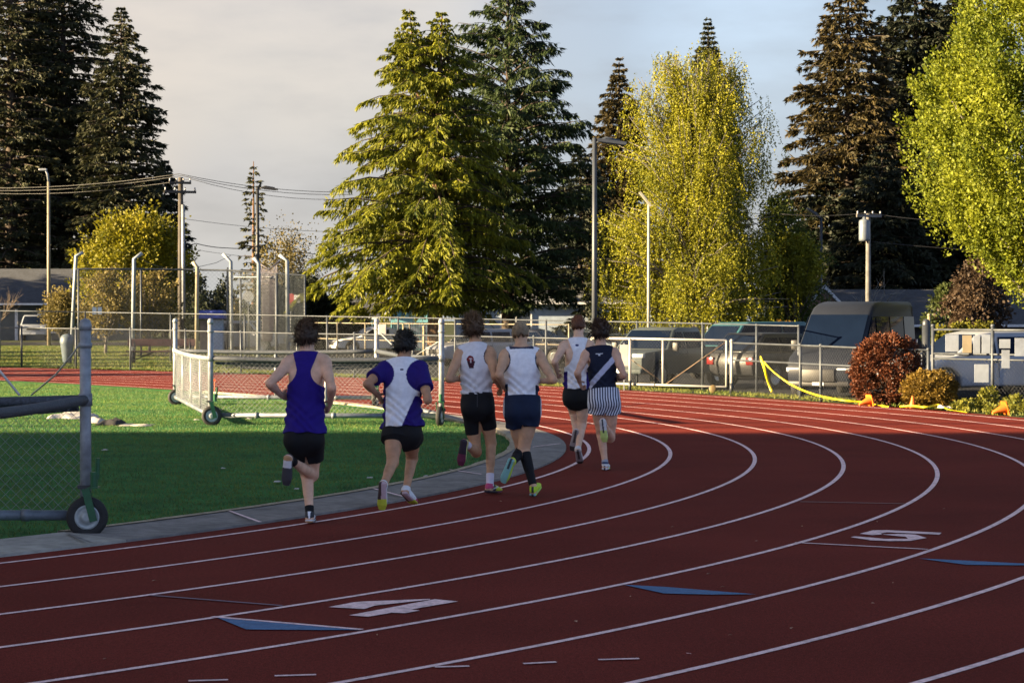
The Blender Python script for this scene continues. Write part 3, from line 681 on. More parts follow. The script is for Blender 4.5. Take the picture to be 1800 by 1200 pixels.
runners = [
 dict(d=18.0, seed=1, label='runner in a plain purple racerback singlet and black shorts, last of the group', skin=(0.647, 0.391, 0.268), build=.98,
  J=dict(head=(539, 589, .17), neck=(540, 617, .12), shL=(509, 634, .11), shR=(570, 632, .11), elL=(474, 671, -.14), elR=(583, 678, -.14), wrL=(494, 691, .08), wrR=(580, 706, .07), haL=(506, 694, .2), haR=(577, 717, .16),
   hipL=(521, 764, .03), hipR=(549, 764, .03), knL=(540, 833, .16), knR=(549, 831, .17), anL=(544, 900, .0), anR=(508, 804, -.22), heelL=(543, 912, -.03), toeL=(548, 908, .24), heelR=(495, 786, -.26), toeR=(493, 824, -.2)),
  upL=UPF, upR=(.12, 1, .15), hem=(.025, .0), fit=.014, flare=.022, armholes=((-.195, -.075, .12, .135), (.168, -.085, .122, .13)), shirt=plain((.017, .006, .17)), shirt_label='purple racerback singlet', wrinkle=.0035,
  shorts=plain(BLK), short=.58, sfit=.018, sflare=.03, sock=(.80, BLK), shoeL=paintby((.012, .014, .025), (lambda x, y, z, L: (np.abs(np.abs(y) - x * .35 + .0) < .010) & (z > .03), WHT)), shoeR=paintby((.03, .03, .035)),
  sole=paintby((.045, .045, .055), (lambda x, y, z, L: x < .10, (.60, .58, .62)), (lambda x, y, z, L: x < .035, (.45, .25, .12)), (lambda x, y, z, L: z > .020, (.55, .55, .58))), hair=((.028, .014, .008), .032, .005), hairtop=(.085, .045, .022), strands=1100, slen=.05, flow=(.5, -.3, .25)),
 dict(d=19.2, seed=2, label='runner in a purple and white short sleeved shirt with black hair', skin=(0.465, 0.248, 0.142), build=1.0, lift=.02,
  J=dict(head=(711, 601, .2), neck=(710, 624, .14), shL=(675, 643, .12), shR=(740, 643, .12), elL=(645, 668, -.13), elR=(752, 697, -.13), wrL=(663, 687, .09), wrR=(750, 680, .16), haL=(672, 699, .15), haR=(745, 671, .26),
   hipL=(693, 751, .02), hipR=(722, 751, .02), knL=(690, 806, -.18), knR=(724, 800, .32), anL=(674, 846, -.48), anR=(714, 853, .08), heelL=(667, 852, -.58), toeL=(666, 897, -.5), heelR=(707, 866, .06), toeR=(727, 884, .26)),
  upL=(.1, 1, .2), upR=(-.15, -.1, 1), hem=(.03, .03), fit=.020, flare=.02, sleeve=.62, wrinkle=.006,
  shirt=paintby(WHT, (lambda x, y, z, L: (z < .31) & (x > -.012 + np.clip(z, 0, 1) * .42), PUR), (lambda x, y, z, L: (x < -.150), PUR), (ellin(-.235, -.055, .165, .155), PUR), (ellin(.20, -.065, .16, .16), PUR), (lambda x, y, z, L: (np.abs(x) > .16) & (z > .2), PUR), (ellin(.0, -.015, .016, .010), (.02, .02, .05)), (lambda x, y, z, L: y > .02, PUR)), shirt_label='white shirt with purple sleeves and sides',
  shorts=plain((.011, .011, .013)), short=.30, sfit=.02, sflare=.035, shoeL=plain((.66, .66, .70)), shoeR=paintby((.68, .69, .74), (lambda x, y, z, L: x > .19, (.55, .10, .22))),
  sole=paintby((.50, .36, .40), (lambda x, y, z, L: x > .15, (.52, .56, .05)), (lambda x, y, z, L: (x < .16) & (y < -.008), (.05, .03, .03))), hair=((.010, .008, .007), .030, .006), hairtop=(.022, .017, .012), strands=1000, slen=.048),
 dict(d=21.0, seed=3, label='runner with tousled brown hair in a white singlet with red emblem and black half tights', skin=(0.517, 0.292, 0.170), build=.98,
  J=dict(head=(833, 572, .2), neck=(836, 597, .14), shL=(810, 613, .10), shR=(862, 613, .12), elL=(789, 659, -.13), elR=(870, 655, -.14), wrL=(806, 659, .1), wrR=(879, 672, .09), haL=(815, 656, .2), haR=(882, 682, .18),
   hipL=(826, 706, .02), hipR=(853, 706, .02), knL=(837, 787, .10), knR=(863, 772, .12), anL=(817, 772, -.27), anR=(861, 846, -.02), heelL=(806, 758, -.34), toeL=(801, 798, -.28), heelR=(855, 858, -.02), toeR=(878, 857, .2)),
  upL=(.25, 1, .2), upR=UPF, hem=(.105, .0), fit=.018, flare=-.004, armholes=AH3, neckup=.02, wrinkle=.006,
  shirt=paintby((.68, .66, .70), (lambda x, y, z, L: (y < 0) & (np.hypot((x + .062) / .036, (z - L + .085) / .040) < 1), (.18, .012, .018)), (lambda x, y, z, L: (y < 0) & (np.abs(x + .055) < .020 * (1 + (z - L + .175) / .07)) & (z - L < -.10) & (z - L > -.175), (.05, .012, .02)),
   (lambda x, y, z, L: (y < 0) & (np.abs(x + .058) < .006) & (np.abs(z - L + .095) < .022), (.6, .5, .5)), (lambda x, y, z, L: (y < 0) & (np.abs(x + .058) < .016) & (np.abs(z - L + .075) < .005), (.6, .5, .5)), (near_hole(AH3[1:], .007), (.05, .02, .04))), shirt_label='white singlet with small dark red emblem on the back',
  shorts=paintby(BLK, (lambda x, y, z, L: (np.abs(x) < .004) & (z > -.03) & (y < 0), (.05, .05, .06)), (lambda x, y, z, L: z > .105, (.02, .02, .025))), short=.60, sfit=.007, sflare=.004, waist=.125, sock=(.72, (.66, .62, .74)),
  shoeL=paintby((.03, .012, .03), (lambda x, y, z, L: y > .02, (.5, .55, .2))), shoeR=paintby((.025, .015, .03), (lambda x, y, z, L: (x > .12), (.55, .62, .04)), (lambda x, y, z, L: (x < .06) & (z > .05), (.5, .05, .16)), (lambda x, y, z, L: np.abs(z - .03 - x * .25) < .007, (.5, .55, .5))),
  sole=paintby((.02, .012, .025), (lambda x, y, z, L: x > .14, (.12, .014, .05))), hair=((.055, .028, .014), .032, .013), hairtop=(.16, .095, .05), strands=1400, slen=.06, flow=(-.2, -.3, .6)),
 dict(d=20.8, seed=4, label='runner with short blond hair in a white navy-trimmed singlet, navy shorts and black calf sleeves', skin=(0.543, 0.323, 0.202), build=1.06,
  J=dict(head=(915, 578, .2), neck=(916, 601, .14), shL=(888, 615, .11), shR=(946, 615, .11), elL=(877, 650, -.14), elR=(973, 659, -.14), wrL=(886, 671, .08), wrR=(951, 661, .1), haL=(890, 677, .17), haR=(940, 657, .2),
   hipL=(904, 709, .02), hipR=(933, 709, .02), knL=(917, 783, .16), knR=(921, 781, .04), anL=(900, 803, -.24), anR=(938, 848, -.10), heelL=(903, 806, -.31), toeL=(886, 852, -.2), heelR=(939, 866, -.12), toeR=(949, 848, .13)),
  upL=(.35, 1, .2), upR=UPF, hem=(.095, .0), fit=.016, flare=-.004, armholes=AH4, neckup=.012, collar=.072, wrinkle=.0055, leg=1.05,
  shirt=paintby(WHT, (near_hole(AH4, .010), NAV), (lambda x, y, z, L: (x > .130) & (z < .22), NAV), (lambda x, y, z, L: (x < -.142) & (z < .24), NAV), (lambda x, y, z, L: (z > L + .052) & (np.abs(x) < .12), (.03, .035, .07))), shirt_label='white singlet edged in navy',
  shorts=paintby((.010, .018, .045), (lambda x, y, z, L: np.abs(x) > .178, (.42, .44, .52))), short=.40, sfit=.018, sflare=.03, waist=.125, sock=(.10, (.009, .009, .012)), sockend=.93, sockname='calf_sleeve',
  shoeL=paintby((.45, .62, .03)), shoeR=paintby((.46, .66, .02), (lambda x, y, z, L: (x < .02) & (np.abs(y) < .012) & (z > .02), (.02, .03, .02))),
  sole=paintby((.20, .46, .48), (lambda x, y, z, L: (x < .10) & (np.abs(y) < .012), (.03, .05, .06)), (lambda x, y, z, L: y > .030, (.4, .6, .1))), hair=((.13, .085, .05), .010, .003), hairtop=(.34, .25, .15), strands=500, slen=.016, nape=.025),
 dict(d=25.2, seed=5, label='red-haired runner in a narrow white racerback singlet with purple sides and black shorts', skin=(0.680, 0.435, 0.306), build=.96, lift=.0,
  J=dict(head=(1016.5, 580, .2), neck=(1017, 603, .14), shL=(991, 616, .10), shR=(1038, 615, .12), elL=(975, 644, -.13), elR=(1043, 653, -.12), wrL=(979, 661, .07), wrR=(1035, 668, .1), haL=(980, 669, .16), haR=(1030, 664, .19),
   hipL=(1004, 703, .02), hipR=(1025, 703, .02), knL=(1009, 735, .30), knR=(1023, 755, .08), anL=(1012, 768, -.02), anR=(1016, 797, -.20), heelL=(1009, 772, -.1), toeL=(1005, 794, -.04), heelR=(1013, 802, -.27), toeR=(1017, 822, -.09)),
  upL=(.1, 1, .3), upR=(.0, .75, .55), hem=(.07, .03), fit=.014, flare=.012, armholes=AH5, wrinkle=.005,
  shirt=paintby(WHT, (lambda x, y, z, L: (np.abs(x + .01) > .112) & (z < .28), PUR), (lambda x, y, z, L: y > .03, PUR), (ellin(-.01, -.005, .022, .014), (.02, .03, .12))), shirt_label='white racerback singlet with purple side panels',
  shorts=plain((.010, .011, .012)), short=.36, sfit=.016, sflare=.03, waist=.1, shoeL=plain((.55, .53, .56)), shoeR=plain((.62, .62, .65)),
  sole=paintby((.30, .26, .27), (lambda x, y, z, L: x > .2, (.04, .03, .03)), (lambda x, y, z, L: (np.abs(y) < .012) & (x < .15), (.05, .04, .04))), hair=((.075, .026, .012), .012, .004), hairtop=(.16, .055, .02), strands=500, slen=.02, nape=.015),
 dict(d=24.3, seed=6, label='runner in a navy tank with a pale diagonal sash and blue striped shorts', skin=(0.595, 0.347, 0.240), build=1.0,
  J=dict(head=(1056, 578, .2), neck=(1056, 603, .14), shL=(1031, 616, .10), shR=(1081, 614, .12), elL=(1015, 649, -.13), elR=(1097, 653, -.12), wrL=(1019, 665, .09), wrR=(1091, 659, .1), haL=(1022, 673, .15), haR=(1083, 655, .2),
   hipL=(1050, 694, .02), hipR=(1074, 694, .02), knL=(1057, 758, .12), knR=(1073, 763, .12), anL=(1064, 808, .0), anR=(1060, 736, -.25), heelL=(1064, 818, -.02), toeL=(1068, 815, .24), heelR=(1053, 726, -.33), toeR=(1057, 761, -.27)),
  upL=UPF, upR=(.1, 1, .15), hem=(.10, -.01), fit=.018, flare=-.004, armholes=AH6, neckup=.01, wrinkle=.004,
  shirt=paintby((.009, .012, .030), (lambda x, y, z, L: (y < .0) & (np.abs((x + .2) * .70 - (z - .115) * .72) < .031), (.46, .47, .62)), (lambda x, y, z, L: (y < 0) & (np.abs(z - L + .018 + np.abs(x + .03) * -.1) < .006) & (np.abs(x + .03) < .042), (.5, .5, .55)), (lambda x, y, z, L: (y < 0) & (np.abs(x + .03) < .010) & (np.abs(z - L + .03) < .013), (.5, .5, .55))), shirt_label='navy tank top with pale sash',
  shorts='stripes', short=.36, sfit=.022, sflare=.05, waist=.115, shoeL=paintby((.64, .64, .67), (lambda x, y, z, L: (x < .03) & (np.abs(y) < .010) & (np.abs(z - .045) < .012), (.02, .03, .08)), (lambda x, y, z, L: z > .075, (.03, .05, .12))), shoeR=plain((.62, .62, .65)),
  sole=paintby((.58, .56, .58), (lambda x, y, z, L: x > .12, (.52, .62, .18)), (lambda x, y, z, L: (x < .15) & (np.abs(y) < .009), (.04, .04, .05))), sock=(.88, (.30, .32, .40)), hair=((.024, .012, .008), .036, .012), hairtop=(.06, .028, .016), strands=1100, slen=.06, flow=(-.4, -.2, .2)),
]
for sp_ in runners: runner(sp_)
# ------------------------------------------------------------------ chain link, fences and wheeled barriers
def link_quads(a, b, z0a, z1a, z0b, z1b, s=.055, r=.0022, zig=0):
    """diagonal wires of a chain link panel between two uprights; returns verts, quads (three sided wires)"""
    a, b = np.array(a[:2], float), np.array(b[:2], float); L = np.linalg.norm(b - a); H = max(z1a - z0a, z1b - z0b)
    st = s * math.sqrt(2); dx = (b - a) / L; nrm = np.array([-dx[1], dx[0]]); V, F = [], []
    segs = []
    for sg in (1, -1):
        for c in np.arange(-H, L + H, st):
            # x = c + sg*z  within 0..L, z within 0..H
            zs = sorted(((0 - c) / sg, (L - c) / sg)); q0, q1 = max(0, zs[0]), min(H, zs[1])
            if q1 - q0 > .01: segs.append((c + sg * q0, q0, c + sg * q1, q1, sg))
    def pt(x, q):
        t = x / L; z = (z0a + (z0b - z0a) * t) + q / H * ((z1a - z0a) + ((z1b - z0b) - (z1a - z0a)) * t); return np.array([*(a + dx * x), z])
    for x0, q0, x1, q1, sg in segs:
        p, q = pt(x0, q0), pt(x1, q1); o3 = np.array([nrm[0], nrm[1], 0]); off = o3 * r * sg
        t = unit(q - p); u = np.cross(t, o3); k = len(V)
        for base in (p, q):
            for ang in (0, 2.09, 4.19): V.append(base + off + (u * math.cos(ang) + o3 * math.sin(ang)) * r)
        for i in range(3): F.append((k + i, k + (i + 1) % 3, k + 3 + (i + 1) % 3, k + 3 + i))
    return V, F
def link_mesh(name, runs, mat, parent, s=.055, r=.0022):
    V, F = [], []
    for run in runs:
        v, f = link_quads(*run, s=s, r=r); k = len(V); V += v; F += [tuple(i + k for i in q) for q in f]
    return np_mesh(name, np.array(V), np.array(F), mat, parent)
def fence(label, cat, pts, zb, zt, post_r=.035, rail_zs=(1.0,), mat=galv, pmat=None, s=.055, r=.0022, link_top=1.0, extra=.04, every=1, name='chain_link_fence', group=None):
    """pts: plan points; zb/zt: bottom and top heights there; rails at fractions of the height"""
    o = thing(name, label, cat, (float(pts[0][0]), float(pts[0][1]), float(zb[0])), 0, group)
    for i in range(0, len(pts), every):
        p = pts[i]; mb = MB(); mb.tube([(p[0], p[1], zb[i] - .05), (p[0], p[1], zt[i] + extra)], post_r, 8)
        mb.lathe([(post_r * 1.25, zt[i] + extra - .03), (post_r * 1.25, zt[i] + extra + .005), (post_r * .8, zt[i] + extra + .03)], 8, Matrix.Translation((p[0], p[1], 0)))
        mb.build('post', pmat or mat, o, True)
    for fr in rail_zs:
        mb = MB(); mb.tube([(p[0], p[1], b + (t - b) * fr) for p, b, t in zip(pts, zb, zt)], .021, 8); mb.build('rail', mat, o, True)
    runs = [(pts[i], pts[i + 1], zb[i] + .03, zb[i] + (zt[i] - zb[i]) * link_top - .02, zb[i + 1] + .03, zb[i + 1] + (zt[i + 1] - zb[i + 1]) * link_top - .02) for i in range(len(pts) - 1)]
    if s: link_mesh('chain_link_mesh', runs, wire_m, o, s, r)
    return o
def path_pts(off, a0, a1, step):
    """points along the bend at distance off, a0..a1 in metres of y on the far side"""
    p = track_path(off, .3); k = (p[:, 1] > 28.5); p = p[k]; keep = (p[:, 1] >= a0) & (p[:, 1] <= a1); p = p[keep]
    dd = np.r_[0, np.cumsum(np.linalg.norm(np.diff(p, axis=0), axis=1))]; n = max(2, int(round(dd[-1] / step)) + 1)
    t = np.linspace(0, dd[-1], n); return np.stack([np.interp(t, dd, p[:, 0]), np.interp(t, dd, p[:, 1])], 1)
# fence round the outside of the bend: far left stretch
fp = path_pts(9.6, 53.5, 82, 3.0)
def top_z(y): return float(np.interp(y, [41, 44, 50, 52, 60, 66, 71, 75.6, 90], [1.04, 1.12, 1.15, 1.21, 1.26, 1.28, 1.36, 1.41, 1.45]))
fence('long low chain link fence along the far left outer edge of the track', 'fence', fp, [0.0] * len(fp), [top_z(p[1]) for p in fp], rail_zs=(1.0,), mat=galv_d, s=.07, r=.0013)
# right stretch: gate post to the silver van's bay
A, B, C_, D_ = P(1285, 50.0, 0), P(1407, 46.5, 0), P(1522, 44.0, 0), P(1632, 42.6, 0)
fr_ = [tuple(A.lerp(B, t).xy) for t in (0,)] + [tuple(B.xy), tuple(P(1443, 45.6, 0).xy), tuple(C_.xy), tuple(D_.xy)]
fz = [1.17, 1.155, 1.15, 1.13, 1.11]
f2_ = fence('low chain link fence right of the gate, with yellow tape tied to it', 'fence', fr_, [-.02] * 5, fz, mat=galv_d, s=.07, r=.0020, rail_zs=(1.0, .66), extra=.02)
# tall fence beside the two bushes
tp = [P(1640, 42.4, 0).xy, P(1745, 41.3, 0).xy, P(1850, 40.2, 0).xy]
fence('tall chain link fence on the right, white sign panels hung on it', 'fence', tp, [-.05] * 3, [1.55, 1.55, 1.55], rail_zs=(.985, .62, .685), mat=galv_d, s=.065, r=.0022, link_top=.62, extra=.06)
# long higher fence farther out, behind the low one
hp_ = [(0, 90), (150, 87), (300, 84.5), (430, 82.5), (575, 80.5), (700, 78), (800, 75.5), (960, 70.5), (1120, 66), (1235, 63.5), (1330, 60.5), (1404, 57)]
hv = [546, 548.5, 551, 553, 556, 558, 560, 563, 566, 568.5, 571, 573]
hpts = [P(u, d, 0).xy for u, d in hp_]; hb = [float(ground_z(p[0], p[1])) for p in hpts]
fence('higher grey pipe fence running behind the low track fence', 'fence', hpts, hb, [CAMH - (v - HOR) * d / FPX for v, (u, d) in zip(hv, hp_)], rail_zs=(1.0,), mat=galv_d, s=.09, r=.0013, extra=.01)
# cream-lit pipe rail along the street side of the car park
lp = [(540, 100), (593, 99), (642, 98), (720, 96), (820, 94), (905, 92), (1000, 89)]
lpts = [P(u, d, 0).xy for u, d in lp]; lb = [float(ground_z(p[0], p[1])) for p in lpts]
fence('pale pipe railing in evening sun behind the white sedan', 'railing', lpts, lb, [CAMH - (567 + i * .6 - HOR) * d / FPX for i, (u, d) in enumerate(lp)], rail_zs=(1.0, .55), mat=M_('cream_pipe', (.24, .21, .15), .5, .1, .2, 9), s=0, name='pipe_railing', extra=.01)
# gate: cream steel frame, two brace rods, roller wheel
def gate():
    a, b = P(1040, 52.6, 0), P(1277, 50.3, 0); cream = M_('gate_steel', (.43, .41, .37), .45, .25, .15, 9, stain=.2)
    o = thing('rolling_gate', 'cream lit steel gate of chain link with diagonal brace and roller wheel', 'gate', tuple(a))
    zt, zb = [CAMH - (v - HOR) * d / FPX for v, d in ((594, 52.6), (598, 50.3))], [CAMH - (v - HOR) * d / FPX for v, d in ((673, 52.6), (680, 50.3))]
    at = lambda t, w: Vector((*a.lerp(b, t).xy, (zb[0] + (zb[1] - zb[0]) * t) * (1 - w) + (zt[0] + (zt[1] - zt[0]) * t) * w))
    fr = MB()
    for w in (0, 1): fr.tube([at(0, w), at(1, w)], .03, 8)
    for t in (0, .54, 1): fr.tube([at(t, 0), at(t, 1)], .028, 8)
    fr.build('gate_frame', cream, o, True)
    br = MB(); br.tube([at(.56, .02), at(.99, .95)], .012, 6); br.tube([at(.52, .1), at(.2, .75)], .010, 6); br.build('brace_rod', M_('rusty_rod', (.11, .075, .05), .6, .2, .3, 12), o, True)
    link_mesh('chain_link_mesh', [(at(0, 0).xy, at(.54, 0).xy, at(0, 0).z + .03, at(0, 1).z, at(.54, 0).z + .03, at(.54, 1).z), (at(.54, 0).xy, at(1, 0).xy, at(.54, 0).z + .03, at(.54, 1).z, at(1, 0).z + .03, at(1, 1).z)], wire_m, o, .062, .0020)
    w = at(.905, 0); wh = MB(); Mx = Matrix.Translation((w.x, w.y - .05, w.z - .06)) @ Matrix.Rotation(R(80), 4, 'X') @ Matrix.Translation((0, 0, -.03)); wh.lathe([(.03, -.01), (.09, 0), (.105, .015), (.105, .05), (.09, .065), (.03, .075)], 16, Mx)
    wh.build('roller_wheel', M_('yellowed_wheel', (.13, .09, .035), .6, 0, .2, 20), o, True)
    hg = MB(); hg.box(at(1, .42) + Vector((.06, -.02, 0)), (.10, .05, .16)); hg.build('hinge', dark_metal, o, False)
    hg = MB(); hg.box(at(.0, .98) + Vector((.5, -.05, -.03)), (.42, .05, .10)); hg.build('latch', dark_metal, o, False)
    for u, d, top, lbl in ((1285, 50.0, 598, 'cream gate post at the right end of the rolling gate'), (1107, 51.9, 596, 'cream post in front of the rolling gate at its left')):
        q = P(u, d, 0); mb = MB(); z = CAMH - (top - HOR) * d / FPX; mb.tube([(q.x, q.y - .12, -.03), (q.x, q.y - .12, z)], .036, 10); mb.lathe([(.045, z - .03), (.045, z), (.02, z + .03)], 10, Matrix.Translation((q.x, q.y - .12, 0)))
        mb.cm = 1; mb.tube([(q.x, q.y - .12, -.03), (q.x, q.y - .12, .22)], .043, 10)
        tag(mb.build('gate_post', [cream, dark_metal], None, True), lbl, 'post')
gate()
# wheeled barriers on the turf
def wheel_part(o, c, yaw, r=.165, w=.085):
    M0 = Matrix.Translation(c) @ Matrix.Rotation(yaw, 4, 'Z') @ Matrix.Rotation(R(90), 4, 'X')
    t = MB(); t.lathe([(r * .58, -w * .42), (r * .82, -w * .5), (r * .96, -w * .36), (r, -w * .14), (r, w * .14), (r * .96, w * .36), (r * .82, w * .5), (r * .58, w * .42)], 28, M0, cap=False)
    wh = t.build('wheel', black_m, o, True)
    h = MB(); h.lathe([(.02, -w * .5), (.045, -w * .5), (.05, -w * .36), (r * .50, -w * .33), (r * .53, -w * .45), (r * .6, -w * .45), (r * .6, w * .45), (r * .5, w * .33), (.05, w * .36), (.045, w * .5), (.02, w * .5)], 24, M0)
    h.build('rim', M_('wheel_rim', (.30, .33, .34), .45, .3, .2, 20), wh, True)
    return wh
green_m = M_('green_caster_paint', (.008, .085, .030), .4, 0, .25, 18, stain=.25)
rail_g = M_('dull_galvanised_rail', (.14, .16, .19), .5, .2, .25, 14, stain=.3)
wire_l = M_('bright_chain_wire', (.22, .24, .26), .5, .3, .2, 5)
def barrier(label, c0, c1, c2, c3, yaws=(12, 78, 78, 12), skip=(), H=1.72, zt=1.10, zb=.17, wheels=(0, 1, 2, 3), links=((0, 1), (0, 3), (3, 2)), bow=.0):
    """corners: near left, near right, far right, far left"""
    o = thing('rolling_barrier', label, 'barrier', (c0[0], c0[1], 0), 0, 'wheeled barriers on the turf'); cs = [Vector((c[0], c[1], 0)) for c in (c0, c1, c2, c3)]
    for i, c in enumerate(cs):
        mb = MB(); mb.tube([c + Vector((0, 0, .10)), c + Vector((0, 0, H))], .046, 12); mb.lathe([(.052, H - .06), (.052, H - .02), (.04, H + .02), (.012, H + .035)], 12, Matrix.Translation(c))
        mb.lathe([(.054, H - .20), (.056, H - .18), (.054, H - .16)], 12, Matrix.Translation(c)); mb.lathe([(.056, zt - .05), (.056, zt + .05)], 12, Matrix.Translation(c)); mb.build('post', galv, o, True)
    for i, j in ((0, 1), (1, 2), (2, 3), (3, 0)):
        a, b = cs[i], cs[j]; dr = (b - a).normalized()
        mb = MB(); sag = lambda t: -.03 * 4 * t * (1 - t)
        mb.tube([a.lerp(b, t) + Vector((0, 0, zt + sag(t))) for t in np.linspace(0, 1, 9)], .042, 10)
        mb.build('top_rail', M_('netted_rail', (.055, .065, .085), .6, .2, .5, 60, bump=.6, bscale=90) if (i, j) != (3, 0) else galv, o, True)
        if (i, j) in skip: continue
        mb = MB(); mb.tube([a + dr * .08 + Vector((0, 0, zb)), b - dr * .08 + Vector((0, 0, zb))], .042, 10)
        n = max(1, int((b - a).length / 1.2))
        for k in range(n): q = a.lerp(b, (k + .6) / n); mb.lathe([(.05, -.03), (.05, .03)], 10, Matrix.Translation(q + Vector((0, 0, zb))) @ dr.to_track_quat('Z', 'Y').to_matrix().to_4x4())
        mb.build('bottom_rail', rail_g, o, True)
    for i, j in links:
        a, b = cs[i], cs[j]
        link_mesh('chain_link_mesh', [(a.xy, b.xy, zb, zt, zb, zt)], wire_l if (i, j) != (0, 3) else galv, o, .06, .0020 if (i, j) != (0, 3) else .0018)
        n = max(2, int((b - a).length / 1.9))
        for k in range(1, n): q = a.lerp(b, k / n); mb = MB(); mb.tube([q + Vector((0, 0, zb)), q + Vector((0, 0, zt))], .022, 8); mb.build('stanchion', galv, o, True)
    # net rolled along the long rails
    for i, j in ((0, 1),):
        a, b = cs[i], cs[j]; rr = random.Random(3); mb = MB()
        for k in range(3):
            mb.tube([a.lerp(b, t) + Vector((0, .05 + .02 * k, zt - .07 - .05 * k * (1 - abs(2 * t - 1)) - .012 * rr.random())) for t in np.linspace(.02, .98, 24)], .022, 6)
        mb.build('rolled_net', M_('dark_net', (.05, .06, .08), .8, 0, .6, 70, bump=1, bscale=80), o, True)
    for i in wheels:
        c = cs[i]; yaw = R(yaws[i])
        off = Vector((.03, -.09, 0)) if yaws[i] < 45 else Vector((-.02, -.10, 0))
        wc = c + off + Vector((0, 0, .165)); wheel_part(o, wc, yaw)
        fk = MB(); ax = Matrix.Rotation(yaw, 3, 'Z')
        for s in (-1, 1):
            sd = ax @ Vector((0, s * .058, 0)); rot = Matrix.Rotation(yaw, 3, 'Z') @ Matrix.Rotation(R(-14), 3, 'Y'); fk.box(wc + sd + ax @ Vector((.02, 0, .10)), (.06, .008, .27), rot=rot)
        fk.box(wc + ax @ Vector((.055, 0, .235)), (.08, .125, .012)); fk.tube([wc + ax @ Vector((.055, 0, .23)), wc + ax @ Vector((.055, 0, .36))], .030, 10); fk.tube([wc + ax @ Vector((.08, 0, .30)), wc + ax @ Vector((.085, 0, .47))], .018, 8)
        fk.build('caster_fork', green_m, o, False)
        cl = MB(); cl.box(c + Vector((0, 0, .27)), (.13, .12, .05)); cl.box(c + Vector((0, 0, .40)), (.11, .11, .03)); cl.build('clamp', dark_metal, o, False)
    return o
b2 = barrier('wheeled chain link barrier on the sunlit turf behind the runners', P(370, 34.4, 0), P(776, 34.2, 0), P(662, 42.0, 0), P(308, 42.5, 0))
q0, q1 = P(662, 42.0, 0), P(776, 34.2, 0)
def wire(name, label, pts, r, mat, cat='cable', parent=None):
    mb = MB(); mb.tube(pts, r, 6); o = mb.build(name, mat, parent, True)
    return o if parent else tag(o, label, cat)
bx_ = MB(); bx_.box(P(672, 41.9, 1.53), (.16, .08, .20)); bx_.build('latch_plate', M_('cream_plate', (.5, .48, .42), .5), b2, bevel=.01)
mb = MB(); mb.tube([P(668, 41.9, 1.46), P(712, 39.5, 1.02)], .014, 6); mb.tube([P(770, 36, 1.35), P(720, 39, 1.0)], .008, 6); mb.build('stay_rod', galv, b2, True)
b1 = barrier('wheeled chain link barrier cut off at the left edge, its wheel on the kerb', P(-640, 16.95, 0), P(150, 16.95, 0), P(-170, 13.6, 0), P(-900, 13.6, 0), yaws=(12, 8, 78, 12), skip=((1, 2),), links=((0, 1),), wheels=(1, 0))
mb = MB(); mb.tube([P(-30, 16.9, 1.50), P(34, 16.85, 1.14)], .010, 6); mb.tube([PV(55, 694, 20), PV(98, 658, 18), PV(128, 622, 17.2), PV(140, 604, 17)], .008, 6); mb.build('stay_rod', M_('white_cord', (.5, .5, .5), .7), b1, True)

